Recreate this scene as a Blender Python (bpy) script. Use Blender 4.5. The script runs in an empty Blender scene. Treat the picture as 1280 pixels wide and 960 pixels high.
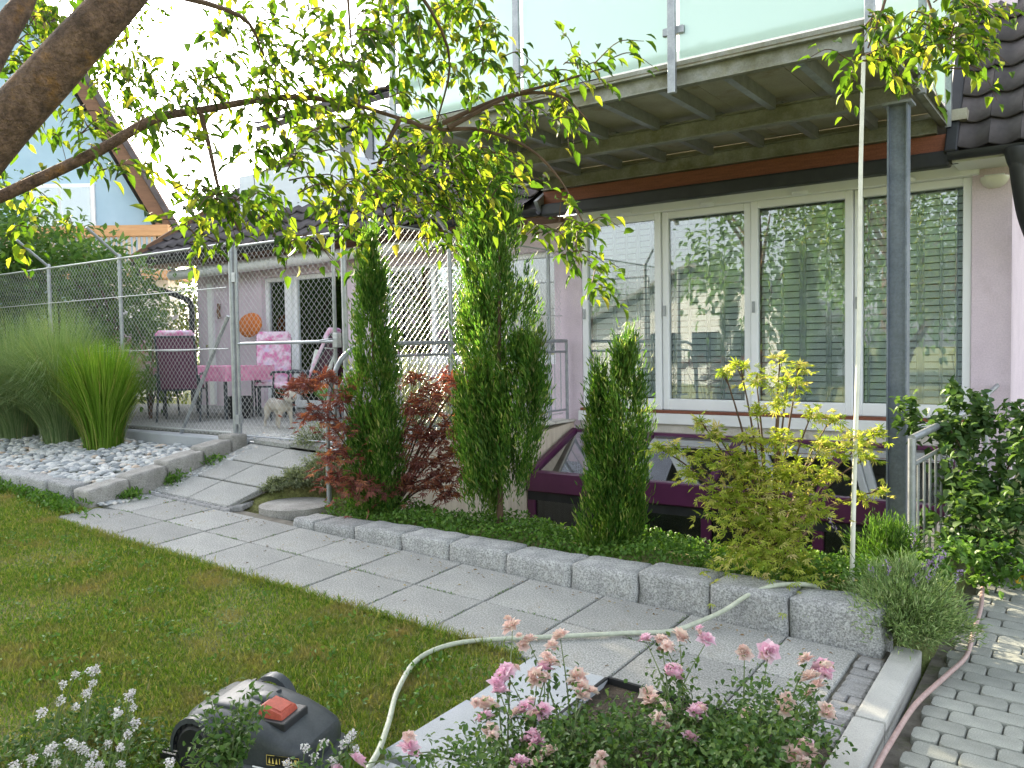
import bpy, bmesh, math, random
import numpy as np
from mathutils import Matrix, Vector
rng = np.random.default_rng(7); random.seed(7)
R = math.radians
S = bpy.context.scene
COL = S.collection

# ------------------------------------------------------------------ camera, sky, sun, exposure
FPX = 1050.0                                   # focal length in pixels of a 1280 wide frame
YAW, PIT, ROLL = R(35.5), R(-2.38), R(0.88)
CAM = Vector((0.86, -8.85, 1.5))
cam_data = bpy.data.cameras.new('camera'); cam = bpy.data.objects.new('camera', cam_data); COL.objects.link(cam)
CR = Matrix.Rotation(YAW, 3, 'Z') @ Matrix.Rotation(math.pi/2 + PIT, 3, 'X') @ Matrix.Rotation(-ROLL, 3, 'Z')
cam.matrix_world = Matrix.Translation(CAM) @ CR.to_4x4()
cam_data.sensor_fit = 'HORIZONTAL'; cam_data.sensor_width = 36.0
cam_data.lens = 36.0*FPX/1280.0
cam_data.clip_start = 0.05; cam_data.clip_end = 2000
S.camera = cam

SUN_AZ, SUN_EL = R(71.0), R(24.3)              # azimuth to the left of the house's depth axis (+Y)
sun_dir = Vector((-math.sin(SUN_AZ)*math.cos(SUN_EL), math.cos(SUN_AZ)*math.cos(SUN_EL), math.sin(SUN_EL)))
world = bpy.data.worlds.new('World'); S.world = world; world.use_nodes = True
wn = world.node_tree.nodes; wn.clear()
sky = wn.new('ShaderNodeTexSky'); sky.sky_type = 'NISHITA'; sky.sun_disc = False
sky.sun_elevation = SUN_EL; sky.sun_rotation = -SUN_AZ
sky.air_density = 1.0; sky.dust_density = 2.5; sky.ozone_density = 1.0
bg = wn.new('ShaderNodeBackground'); bg.inputs['Strength'].default_value = 0.15
wo = wn.new('ShaderNodeOutputWorld')
hs = wn.new('ShaderNodeHueSaturation'); hs.inputs['Saturation'].default_value = .36
world.node_tree.links.new(sky.outputs[0], hs.inputs['Color']); world.node_tree.links.new(hs.outputs[0], bg.inputs['Color']); world.node_tree.links.new(bg.outputs[0], wo.inputs['Surface'])
sl = bpy.data.lights.new('sun', 'SUN'); sl.energy = 5.0; sl.angle = R(0.6); sl.color = (1.0, 0.86, 0.62)
so = bpy.data.objects.new('sun', sl); COL.objects.link(so)
so.rotation_euler = sun_dir.to_track_quat('Z', 'Y').to_euler(); so.location = (-25, 4, 14)
S.view_settings.view_transform = 'Standard'; S.view_settings.look = 'None'
S.view_settings.exposure = 2.2; S.view_settings.gamma = 1.0
S.render.engine = 'CYCLES'
S.cycles.max_bounces = 10; S.cycles.transparent_max_bounces = 24
S.cycles.diffuse_bounces = 4; S.cycles.glossy_bounces = 4; S.cycles.transmission_bounces = 8

# ------------------------------------------------------------------ helpers
def at(px, py, d):                              # a point d metres ahead of where the photographer stood
    return np.array(CAM + CR @ Vector(((px-640)/FPX*d, -(py-480)/FPX*d, -d)))
def seen(p):                                    # how large a thing at p shows, 0 when outside the frame
    v = CR.transposed() @ (Vector(p) - CAM); d = -v.z
    if d < 0.3 or abs(v.x/d) > 0.63 or abs(v.y/d) > 0.48: return 0
    return 1.0/d
def low(x, y): return 0.2207 - 0.0389*x + 0.0545*y     # the gently rising garden plane
TX, TY = math.atan(0.0545), math.atan(0.0389)

def tag(o, label=None, cat=None, group=None, kind=None):
    if label: o['label'] = label
    if cat: o['category'] = cat
    if group: o['group'] = group
    if kind: o['kind'] = kind
    return o
def empty(name, loc=(0, 0, 0), rz=0, **k):
    o = bpy.data.objects.new(name, None); COL.objects.link(o); o.location = loc; o.rotation_euler = (0, 0, rz)
    o.empty_display_size = 0.1
    return tag(o, **k)
def link(name, me, parent=None, loc=(0, 0, 0), rot=(0, 0, 0), sc=(1, 1, 1)):
    o = bpy.data.objects.new(name, me); COL.objects.link(o); o.location = loc; o.rotation_euler = rot; o.scale = sc
    if parent: attach(o, parent)
    return o
def wm(o):
    return (wm(o.parent) @ o.matrix_parent_inverse if o.parent else Matrix()) @ o.matrix_basis
def attach(o, parent):                          # parts are laid out in world coordinates
    o.parent = parent; o.matrix_parent_inverse = wm(parent).inverted()
def npmesh(name, V, F, mat, smooth=False):
    V = np.asarray(V, dtype=np.float32); F = np.asarray(F, dtype=np.int32); k = F.shape[1]
    me = bpy.data.meshes.new(name)
    me.vertices.add(len(V)); me.vertices.foreach_set('co', V.ravel())
    me.loops.add(F.size); me.loops.foreach_set('vertex_index', F.ravel())
    me.polygons.add(len(F)); me.polygons.foreach_set('loop_start', np.arange(0, F.size, k, dtype=np.int32))
    if smooth: me.polygons.foreach_set('use_smooth', np.ones(len(F), dtype=bool))
    me.update(calc_edges=True); me.materials.append(mat)
    return me

class MB:                                       # collects shapes into ONE mesh
    def __init__(s): s.v = []; s.f = []
    def add(s, vs, fs):
        n = len(s.v); s.v += [tuple(map(float, v)) for v in vs]; s.f += [tuple(i+n for i in f) for f in fs]; return s
    def box(s, x0, x1, y0, y1, z0, z1):
        return s.add([(x0,y0,z0),(x1,y0,z0),(x1,y1,z0),(x0,y1,z0),(x0,y0,z1),(x1,y0,z1),(x1,y1,z1),(x0,y1,z1)],
                     [(0,3,2,1),(4,5,6,7),(0,1,5,4),(1,2,6,5),(2,3,7,6),(3,0,4,7)])
    def beam(s, p, q, w, h, up=(0,0,1)):         # rectangular bar from p to q
        p, q = Vector(p), Vector(q); d = (q-p).normalized(); u = Vector(up)
        if abs(d.dot(u)) > .98: u = Vector((0,1,0))
        x = d.cross(u).normalized(); u = x.cross(d)
        vs = []
        for c in (p, q):
            for a, b in ((-1,-1),(1,-1),(1,1),(-1,1)): vs.append(c + x*a*w/2 + u*b*h/2)
        return s.add(vs, [(0,1,2,3),(7,6,5,4),(0,4,5,1),(1,5,6,2),(2,6,7,3),(3,7,4,0)])
    def tube(s, pts, r, n=8, caps=True):
        pts = [Vector(p) for p in pts]; rr = r if hasattr(r, '__len__') else [r]*len(pts)
        rings = []; x = None
        for i, p in enumerate(pts):
            d = (pts[min(i+1, len(pts)-1)] - pts[max(i-1, 0)]).normalized()
            if x is None:
                x = d.cross(Vector((0,0,1)));  x = x if x.length > .05 else d.cross(Vector((0,1,0)))
            x = (x - d*x.dot(d)).normalized(); y = d.cross(x)
            rings.append([p + (x*math.cos(a) + y*math.sin(a))*rr[i] for a in [2*math.pi*k/n for k in range(n)]])
        vs = [v for g in rings for v in g]; fs = []
        for i in range(len(pts)-1):
            for k in range(n): fs.append((i*n+k, i*n+(k+1)%n, (i+1)*n+(k+1)%n, (i+1)*n+k))
        if caps: fs += [tuple(range(n))[::-1], tuple((len(pts)-1)*n+k for k in range(n))]
        return s.add(vs, fs)
    def lathe(s, prof, c=(0,0,0), n=24):
        m = len(prof); vs = [(c[0]+r*math.cos(2*math.pi*k/n), c[1]+r*math.sin(2*math.pi*k/n), c[2]+z) for k in range(n) for r, z in prof]
        return s.add(vs, [(k*m+i, ((k+1)%n)*m+i, ((k+1)%n)*m+i+1, k*m+i+1) for k in range(n) for i in range(m-1)])
    def prism(s, poly, axis, a, b):             # polygon in the plane normal to axis, extruded a..b
        n = len(poly)
        def P(u, v, w): return {'x': (w,u,v), 'y': (u,w,v), 'z': (u,v,w)}[axis]
        vs = [P(u,v,a) for u,v in poly] + [P(u,v,b) for u,v in poly]
        return s.add(vs, [tuple(range(n)), tuple(range(2*n-1, n-1, -1))] + [(i, (i+1)%n, n+(i+1)%n, n+i) for i in range(n)])
    def mesh(s, name, mat, smooth=False, bevel=0, seg=2):
        me = bpy.data.meshes.new(name); me.from_pydata(s.v, [], s.f)
        bm = bmesh.new(); bm.from_mesh(me); bmesh.ops.recalc_face_normals(bm, faces=bm.faces)
        if bevel: bmesh.ops.bevel(bm, geom=list(bm.edges), offset=bevel, segments=seg, affect='EDGES', profile=.6)
        if smooth:
            for f in bm.faces: f.smooth = True
        bm.to_mesh(me); bm.free()
        if smooth and hasattr(me, 'set_sharp_from_angle'): me.set_sharp_from_angle(angle=R(42))
        me.materials.append(mat); return me
    def build(s, name, mat, parent=None, smooth=False, bevel=0, seg=2, **k):
        return tag(link(name, s.mesh(name, mat, smooth, bevel, seg), parent), **k)

def bez(pts, n=24):                             # Catmull-Rom through the points
    P = [np.array(p, float) for p in pts]; P = [2*P[0]-P[1]] + P + [2*P[-1]-P[-2]]; out = []
    for i in range(1, len(P)-2):
        for t in np.linspace(0, 1, n, endpoint=False):
            a, b, c, d = P[i-1:i+3]
            out.append(.5*(2*b + (c-a)*t + (2*a-5*b+4*c-d)*t*t + (3*b-a-3*c+d)*t**3))
    return out + [P[-2]]

# ------------------------------------------------------------------ materials
MATS = {}
def nodes(name):
    m = bpy.data.materials.new(name); m.use_nodes = True; t = m.node_tree; t.nodes.clear()
    o = t.nodes.new('ShaderNodeOutputMaterial'); MATS[name] = m
    return m, t, o
def rgb(c): return (*c, 1)
def ramp(t, fac, stops):
    r = t.nodes.new('ShaderNodeValToRGB'); e = r.color_ramp.elements
    while len(e) < len(stops): e.new(.5)
    for el, (p, c) in zip(e, stops): el.position = p; el.color = rgb(c)
    t.links.new(fac, r.inputs[0]); return r.outputs[0]
def noise(t, scale, detail=4, rough=.6, coord='Object', stretch=None):
    tc = t.nodes.new('ShaderNodeTexCoord'); out = tc.outputs[coord]
    if stretch:
        mp = t.nodes.new('ShaderNodeMapping'); mp.inputs['Scale'].default_value = stretch; t.links.new(out, mp.inputs[0]); out = mp.outputs[0]
    n = t.nodes.new('ShaderNodeTexNoise'); n.inputs['Scale'].default_value = scale; n.inputs['Detail'].default_value = detail; n.inputs['Roughness'].default_value = rough
    t.links.new(out, n.inputs['Vector']); return n.outputs['Fac']
def mul(t, a, b, mode='MULTIPLY', fac=1.0):
    m = t.nodes.new('ShaderNodeMix'); m.data_type = 'RGBA'; m.blend_type = mode; m.inputs[0].default_value = fac
    for k, v in ((6, a), (7, b)):
        if isinstance(v, tuple): m.inputs[k].default_value = rgb(v)
        else: t.links.new(v, m.inputs[k])
    return m.outputs[2]
def objrand(t, lo, hi):
    oi = t.nodes.new('ShaderNodeObjectInfo'); mr = t.nodes.new('ShaderNodeMapRange'); mr.inputs[3].default_value = lo; mr.inputs[4].default_value = hi
    t.links.new(oi.outputs['Random'], mr.inputs[0]); return mr.outputs[0]
def surf(name, c1, c2, scale=6, rough=.7, metal=0, bump=None, fine=None, vary=0, stain=None, coat=0, spec=.5, lo=.3, hi=.7, stretch=None):
    m, t, o = nodes(name)
    p = t.nodes.new('ShaderNodeBsdfPrincipled'); t.links.new(p.outputs[0], o.inputs[0])
    col = ramp(t, noise(t, scale, stretch=stretch), [(lo, c1), (hi, c2)])
    if fine:                                     # (scale, dark, light) speckle
        col = mul(t, col, ramp(t, noise(t, fine[0], 2, .8), [(.35, (fine[1],)*3), (.65, (fine[2],)*3)]))
    if stain:                                    # (scale, colour, threshold)
        f = ramp(t, noise(t, stain[0], 6, .7), [(stain[2], (1,1,1)), (min(stain[2]+.18, .99), stain[1])])
        col = mul(t, col, f)
    if vary:
        cc = t.nodes.new('ShaderNodeCombineColor'); r = objrand(t, 1-vary, 1+vary)
        for i in range(3): t.links.new(r, cc.inputs[i])
        col = mul(t, col, cc.outputs[0])
    t.links.new(col, p.inputs['Base Color'])
    p.inputs['Roughness'].default_value = rough; p.inputs['Metallic'].default_value = metal
    p.inputs['Coat Weight'].default_value = coat; p.inputs['Specular IOR Level'].default_value = spec
    if bump:
        b = t.nodes.new('ShaderNodeBump'); b.inputs['Strength'].default_value = bump[1]; b.inputs['Distance'].default_value = bump[2] if len(bump) > 2 else .01
        t.links.new(noise(t, bump[0], 5, .65), b.inputs['Height']); t.links.new(b.outputs[0], p.inputs['Normal'])
    return m
def leafmat(name, stops, trans=.45, rough=.45, tint=(1.15, 1.2, .55), gloss=.25, patch=None):
    m, t, o = nodes(name)
    g = t.nodes.new('ShaderNodeNewGeometry'); oi = t.nodes.new('ShaderNodeObjectInfo')
    a = t.nodes.new('ShaderNodeMath'); a.operation = 'ADD'; f = t.nodes.new('ShaderNodeMath'); f.operation = 'FRACT'
    t.links.new(g.outputs['Random Per Island'], a.inputs[0]); t.links.new(oi.outputs['Random'], a.inputs[1]); t.links.new(a.outputs[0], f.inputs[0])
    col = ramp(t, f.outputs[0], stops)
    if patch:                                    # (scale, colour, from, to): dry or worn areas of the lawn
        n_ = t.nodes.new('ShaderNodeTexNoise'); n_.inputs['Scale'].default_value = patch[0]; n_.inputs['Detail'].default_value = 5
        t.links.new(g.outputs['Position'], n_.inputs['Vector'])
        mr = t.nodes.new('ShaderNodeMapRange'); mr.inputs[1].default_value = patch[2]; mr.inputs[2].default_value = patch[3]; t.links.new(n_.outputs['Fac'], mr.inputs[0])
        mm = t.nodes.new('ShaderNodeMix'); mm.data_type = 'RGBA'; mm.inputs[7].default_value = rgb(patch[1]); t.links.new(mr.outputs[0], mm.inputs[0]); t.links.new(col, mm.inputs[6]); col = mm.outputs[2]
    p = t.nodes.new('ShaderNodeBsdfPrincipled'); t.links.new(col, p.inputs['Base Color'])
    p.inputs['Roughness'].default_value = rough; p.inputs['Specular IOR Level'].default_value = gloss
    tr = t.nodes.new('ShaderNodeBsdfTranslucent'); t.links.new(mul(t, col, tint), tr.inputs[0])
    mx = t.nodes.new('ShaderNodeMixShader'); mx.inputs[0].default_value = trans
    t.links.new(p.outputs[0], mx.inputs[1]); t.links.new(tr.outputs[0], mx.inputs[2]); t.links.new(mx.outputs[0], o.inputs[0])
    return m
def glass(name, tint=(.86,.9,.9), refl=1.0, ior=1.5, rough=0.0, base=.04):
    m, t, o = nodes(name)
    tr = t.nodes.new('ShaderNodeBsdfTransparent'); tr.inputs[0].default_value = rgb(tint)
    gl = t.nodes.new('ShaderNodeBsdfGlossy'); gl.inputs['Roughness'].default_value = rough; gl.inputs[0].default_value = (.95,.97,1,1)
    fr = t.nodes.new('ShaderNodeFresnel'); fr.inputs[0].default_value = ior
    ma = t.nodes.new('ShaderNodeMath'); ma.operation = 'MULTIPLY_ADD'; ma.inputs[1].default_value = refl; ma.inputs[2].default_value = base; ma.use_clamp = True
    t.links.new(fr.outputs[0], ma.inputs[0])
    mx = t.nodes.new('ShaderNodeMixShader'); t.links.new(ma.outputs[0], mx.inputs[0]); t.links.new(tr.outputs[0], mx.inputs[1]); t.links.new(gl.outputs[0], mx.inputs[2])
    t.links.new(mx.outputs[0], o.inputs[0]); return m

M = {}
M['plaster'] = surf('pink_plaster', (.64,.53,.6), (.74,.62,.69), 3, .9, bump=(140,.5,.005), fine=(70,.9,1.07), stain=(1.8,(.88,.86,.84),.55))
M['white_wall'] = surf('white_plaster', (.72,.71,.68), (.8,.79,.77), 3, .9, bump=(120,.25,.003))
M['blue_wall'] = surf('blue_plaster', (.36,.52,.64), (.42,.58,.7), 1.5, .9, bump=(120,.2,.003))
M['concrete'] = surf('pale_concrete', (.52,.49,.43), (.68,.65,.58), 4, .9, bump=(60,.4,.004), fine=(120,.9,1.05), stain=(5,(.42,.36,.28),.56))
M['beige_concrete'] = surf('streaked_concrete', (.5,.42,.33), (.66,.58,.47), 3, .9, stretch=(6,6,.6), bump=(50,.4,.004), fine=(120,.9,1.05))
M['slab'] = surf('washed_slab', (.24,.245,.233), (.335,.335,.318), 2.2, .9, bump=(110,.6,.005), fine=(105,.55,1.38), vary=.12, stain=(2.6,(.7,.68,.6),.56))
M['slab_smooth'] = surf('grey_slab', (.33,.35,.37), (.41,.43,.45), 3, .85, bump=(120,.3,.003), fine=(150,.85,1.1), vary=.06)
M['block'] = surf('granite_block', (.24,.245,.243), (.39,.395,.39), 7, .85, bump=(45,.8,.01), fine=(100,.5,1.4), vary=.14, stain=(4,(.62,.58,.5),.58))
M['block_warm'] = surf('brown_grey_block', (.24,.23,.21), (.38,.37,.345), 7, .85, bump=(38,.9,.012), fine=(110,.7,1.25), vary=.08)
M['sett'] = surf('granite_sett', (.19,.19,.188), (.32,.32,.315), 9, .8, bump=(60,.6,.006), fine=(140,.75,1.2), vary=.18)
M['paver'] = surf('concrete_paver', (.215,.225,.2), (.3,.31,.275), 8, .85, bump=(90,.5,.004), fine=(170,.8,1.15), vary=.12)
M['kerb'] = surf('kerb_concrete', (.33,.33,.31), (.43,.43,.4), 5, .85, bump=(90,.4,.004), fine=(160,.85,1.1), vary=.05, stain=(6,(.6,.57,.5),.6))
M['soil'] = surf('garden_soil', (.035,.026,.017), (.09,.068,.045), 9, .95, bump=(30,1,.03), fine=(60,.6,1.3))
M['ground'] = surf('lawn_earth', (.12,.17,.04), (.25,.23,.09), 1.7, .95, bump=(40,1,.02), fine=(35,.6,1.3))
M['pebble'] = surf('pebble', (.3,.31,.32), (.62,.62,.6), 9, .7, bump=(40,.2,.003), lo=.35, hi=.65)
M['steel'] = surf('galvanised_steel', (.28,.3,.32), (.4,.42,.44), 12, .42, metal=.55, fine=(60,.9,1.06))
M['steel_blue'] = surf('weathered_blue_steel', (.15,.18,.225), (.22,.25,.29), 6, .5, stain=(5,(.75,.72,.66),.56), metal=.35, fine=(40,.85,1.1))
M['steel_moss'] = surf('mossy_galvanised_steel', (.17,.17,.12), (.33,.34,.31), 5, .6, metal=.25, fine=(60,.85,1.08), stain=(3,(.7,.66,.45),.5))
M['wire'] = surf('zinc_wire', (.48,.5,.5), (.62,.63,.62), 12, .4, metal=.4)
M['frame'] = surf('white_frame', (.82,.84,.85), (.87,.88,.89), 3, .4)
M['purple'] = surf('purple_metal', (.075,.014,.055), (.1,.02,.07), 4, .35, coat=.2)
M['dark'] = surf('black_sheet_metal', (.022,.024,.027), (.035,.037,.04), 6, .5, metal=.3)
M['darkglass'] = glass('dark_pane', (.35,.4,.42), 1.0, 1.5, 0, .05)
M['pane'] = glass('window_pane', (.92,.95,.95), 1.3, 1.52, 0, .07)
M['roofpane'] = glass('skylight_pane', (.6,.66,.68), 1.8, 1.6, 0, .3)
M['wood_red'] = surf('red_brown_board', (.16,.05,.025), (.25,.085,.045), 6, .7, stretch=(.6,8,8), fine=(60,.8,1.1))
M['wood_orange'] = surf('orange_timber', (.5,.27,.12), (.62,.36,.18), 4, .7, stretch=(.6,6,6))
M['wood_brown'] = surf('brown_eaves_timber', (.14,.075,.045), (.22,.12,.07), 5, .75, stretch=(.6,6,6))
M['slat_wood'] = surf('pale_slat', (.52,.43,.33), (.62,.52,.42), 4, .7)
M['deck'] = surf('balcony_deck_underside', (.3,.28,.22), (.44,.42,.34), 2.5, .9, stain=(3,(.6,.52,.38),.55), fine=(70,.9,1.05))
M['tile'] = surf('engobed_roof_tile', (.05,.043,.046), (.1,.086,.09), 6, .72, vary=.22, bump=(50,.3,.004), stain=(9,(.55,.5,.5),.58))
M['roofunder'] = surf('roof_sheathing', (.05,.045,.045), (.09,.08,.08), 4, .9)
M['siding'] = surf('pale_siding', (.62,.67,.73), (.7,.75,.8), 3, .45, vary=.03)
M['awning'] = surf('awning_cassette', (.7,.71,.7), (.78,.79,.78), 3, .4)
M['bark'] = surf('cherry_bark', (.07,.042,.03), (.24,.15,.105), 26, .9, bump=(55,1,.03), stain=(7,(1.9,1.45,.3),.57), fine=(90,.7,1.2))
M['twig'] = surf('twig_bark', (.06,.035,.022), (.12,.07,.04), 20, .8)
M['stem_green'] = surf('green_stem', (.07,.11,.03), (.12,.16,.05), 20, .7)
M['cushion'] = surf('pink_patchwork_cushion', (.62,.2,.38), (.75,.58,.68), 9, .9, lo=.42, hi=.56, stain=(7,(.75,.9,1.05),.52))
M['cushion_back'] = surf('plum_cushion_back', (.1,.035,.07), (.15,.06,.1), 9, .9)
M['cloth_pink'] = surf('pink_tablecloth', (.55,.2,.33), (.66,.3,.43), 12, .9, lo=.4, hi=.6)
M['cloth_white'] = surf('white_green_cloth', (.55,.62,.52), (.74,.76,.72), 12, .9, lo=.4, hi=.6)
M['chair_frame'] = surf('anthracite_frame', (.03,.04,.05), (.05,.06,.07), 10, .45, metal=.3)
M['strap'] = surf('white_strap', (.66,.68,.68), (.74,.75,.75), 10, .6)
M['orange'] = surf('orange_fabric', (.5,.12,.015), (.62,.19,.03), 12, .85)
M['green_bowl'] = surf('green_fabric', (.1,.32,.05), (.16,.42,.08), 12, .7)
M['cat'] = surf('cat_coat', (.5,.45,.38), (.64,.6,.53), 12, .95, bump=(90,.4,.004))
M['cat_saddle'] = None
M['cat_dark'] = surf('cat_points', (.09,.08,.08), (.17,.15,.14), 12, .95, bump=(90,.4,.004))
M['mower'] = surf('mower_shell', (.03,.037,.042), (.058,.065,.07), 7, .42, fine=(80,.85,1.12), stain=(5,(1.7,1.6,1.35),.6))
M['mower_dark'] = surf('mower_black', (.012,.013,.015), (.022,.023,.025), 8, .5)
M['mower_red'] = surf('stop_button_red', (.33,.055,.03), (.42,.08,.045), 8, .5, fine=(60,.85,1.1))
M['label_black'] = surf('label_black', (.014,.014,.013), (.02,.02,.018), 8, .4)
M['label_yellow'] = surf('label_yellow', (.72,.55,.12), (.8,.63,.18), 8, .5)
M['hose'] = surf('pale_green_hose', (.4,.43,.33), (.5,.53,.42), 9, .5, fine=(40,.85,1.08))
M['hose_pink'] = surf('dusty_pink_hose', (.36,.24,.22), (.46,.33,.3), 9, .55, fine=(40,.85,1.08))
M['rope'] = surf('pale_cord', (.55,.55,.45), (.66,.66,.56), 12, .8)
_m, _t, _o = nodes('cat_coat_two_tone'); _p = _t.nodes.new('ShaderNodeBsdfPrincipled'); _t.links.new(_p.outputs[0], _o.inputs[0]); _p.inputs['Roughness'].default_value = .95
_tc = _t.nodes.new('ShaderNodeTexCoord'); _sx = _t.nodes.new('ShaderNodeSeparateXYZ'); _t.links.new(_tc.outputs['Object'], _sx.inputs[0])
_mr = _t.nodes.new('ShaderNodeMapRange'); _mr.inputs[1].default_value = .22; _mr.inputs[2].default_value = .31; _t.links.new(_sx.outputs[2], _mr.inputs[0])
_t.links.new(ramp(_t, _mr.outputs[0], [(0,(.5,.45,.38)),(1,(.2,.19,.18))]), _p.inputs['Base Color']); M['cat_saddle'] = _m
M['lamp'] = surf('lamp_glass', (.68,.66,.56), (.74,.72,.62), 6, .35)
M['interior'] = surf('room_wall', (.42,.43,.43), (.5,.5,.5), 2, .9)
M['blind'] = surf('venetian_slat', (.78,.83,.82), (.85,.89,.88), 5, .5)
M['mortar'] = surf('sand_joint', (.1,.09,.075), (.2,.185,.15), 12, .95, bump=(60,.6,.006), stain=(5,(.45,.6,.25),.55))

# frosted balcony glass, curtain cloth
m, t, o = nodes('frosted_glass')
rf = t.nodes.new('ShaderNodeBsdfRefraction'); rf.inputs['Color'].default_value = (.78,.86,.84,1); rf.inputs['Roughness'].default_value = .32; rf.inputs['IOR'].default_value = 1.03
df = t.nodes.new('ShaderNodeBsdfPrincipled'); df.inputs['Base Color'].default_value = (.36,.48,.47,1); df.inputs['Roughness'].default_value = .2
tr = t.nodes.new('ShaderNodeBsdfTranslucent'); tr.inputs[0].default_value = (.34,.46,.45,1)
m1 = t.nodes.new('ShaderNodeMixShader'); m1.inputs[0].default_value = .5; t.links.new(tr.outputs[0], m1.inputs[1]); t.links.new(df.outputs[0], m1.inputs[2])
m2 = t.nodes.new('ShaderNodeMixShader'); m2.inputs[0].default_value = .38; t.links.new(m1.outputs[0], m2.inputs[1]); t.links.new(rf.outputs[0], m2.inputs[2])
t.links.new(m2.outputs[0], o.inputs[0]); M['frost'] = m
m, t, o = nodes('sheer_curtain')
tr = t.nodes.new('ShaderNodeBsdfTranslucent'); tr.inputs[0].default_value = (.88,.92,.92,1)
df = t.nodes.new('ShaderNodeBsdfDiffuse'); df.inputs[0].default_value = (.76,.8,.81,1)
tp = t.nodes.new('ShaderNodeBsdfTransparent')
m1 = t.nodes.new('ShaderNodeMixShader'); m1.inputs[0].default_value = .6; t.links.new(tr.outputs[0], m1.inputs[1]); t.links.new(df.outputs[0], m1.inputs[2])
m2 = t.nodes.new('ShaderNodeMixShader'); m2.inputs[0].default_value = .62; t.links.new(m1.outputs[0], m2.inputs[1]); t.links.new(tp.outputs[0], m2.inputs[2])
t.links.new(m2.outputs[0], o.inputs[0]); M['sheer'] = m

M['leaf_cherry'] = leafmat('cherry_leaf', [(0,(.028,.07,.01)),(.4,(.065,.13,.016)),(.75,(.13,.2,.024)),(.9,(.26,.31,.04)),(1,(.38,.34,.07))], .62, tint=(1.2,1.22,.5))  # shaded dark green and sunlit yellow are painted in, at random per leaf
M['leaf_conifer'] = leafmat('conifer_scale', [(0,(.04,.115,.02)),(.5,(.085,.19,.03)),(.88,(.16,.27,.05)),(1,(.34,.33,.15))], .5, patch=(6.5,(.19,.24,.06),.55,.82))
M['leaf_red'] = leafmat('red_maple_leaf', [(0,(.15,.06,.055)),(.5,(.25,.095,.08)),(.85,(.36,.16,.1)),(1,(.5,.24,.1))], .42, tint=(1.3,.8,.5))
M['leaf_gold'] = leafmat('gold_maple_leaf', [(0,(.19,.29,.035)),(.4,(.35,.43,.06)),(.8,(.52,.54,.13)),(1,(.64,.53,.28))], .55, tint=(1.1,1.1,.55))
M['leaf_rose'] = leafmat('rose_leaf', [(0,(.045,.1,.025)),(.6,(.085,.16,.04)),(1,(.15,.22,.06))], .35, .35)
M['leaf_cover'] = leafmat('ground_cover_leaf', [(0,(.06,.14,.02)),(.6,(.1,.21,.035)),(1,(.17,.28,.06))], .35)
M['leaf_shrub'] = leafmat('shrub_leaf', [(0,(.045,.1,.03)),(.6,(.08,.15,.045)),(1,(.14,.22,.07))], .35)
M['leaf_hedge'] = leafmat('hedge_leaf', [(0,(.1,.14,.02)),(.6,(.16,.2,.03)),(1,(.24,.27,.05))], .4)
M['leaf_far'] = leafmat('far_leaf', [(0,(.07,.15,.045)),(.6,(.12,.22,.065)),(1,(.19,.29,.09))], .45)
M['leaf_silver'] = leafmat('silver_leaf', [(0,(.16,.2,.12)),(.6,(.25,.28,.17)),(1,(.36,.38,.24))], .3)
M['leaf_lavender'] = leafmat('lavender_leaf', [(0,(.17,.27,.1)),(.6,(.3,.42,.18)),(1,(.48,.55,.3))], .35)
M['lav_flower'] = leafmat('lavender_flower', [(0,(.2,.14,.32)),(1,(.42,.33,.45))], .3, tint=(1,.9,1))
M['grass'] = leafmat('lawn_blade', [(0,(.08,.155,.018)),(.45,(.14,.225,.028)),(.75,(.23,.28,.05)),(.92,(.33,.31,.11)),(1,(.4,.32,.17))], .48, patch=(3.1,(.3,.235,.1),.5,.72))
M['reed'] = leafmat('reed_blade', [(0,(.09,.2,.015)),(.6,(.16,.29,.03)),(.9,(.28,.38,.07)),(1,(.4,.32,.13))], .45)
M['reed_pale'] = leafmat('pale_reed_blade', [(0,(.15,.24,.1)),(.6,(.25,.35,.17)),(.93,(.38,.46,.26)),(1,(.42,.36,.2))], .5)
M['litter'] = leafmat('dry_litter', [(0,(.16,.09,.045)),(.6,(.28,.18,.09)),(1,(.4,.32,.16))], .2)
M['petal'] = leafmat('pink_petal', [(0,(.76,.44,.58)),(.5,(.82,.58,.68)),(1,(.86,.7,.75))], .35, tint=(1,.85,.9))
M['petal_pale'] = leafmat('pale_petal', [(0,(.72,.5,.45)),(.5,(.78,.62,.58)),(1,(.8,.72,.62))], .35, tint=(1,.9,.85))
M['petal_white'] = leafmat('white_petal', [(0,(.5,.46,.5)),(1,(.78,.78,.74))], .3, tint=(1,1,1))
M['petal_yellow'] = leafmat('yellow_petal', [(0,(.75,.5,.02)),(1,(.85,.65,.05))], .3, tint=(1,.9,.4))

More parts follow.
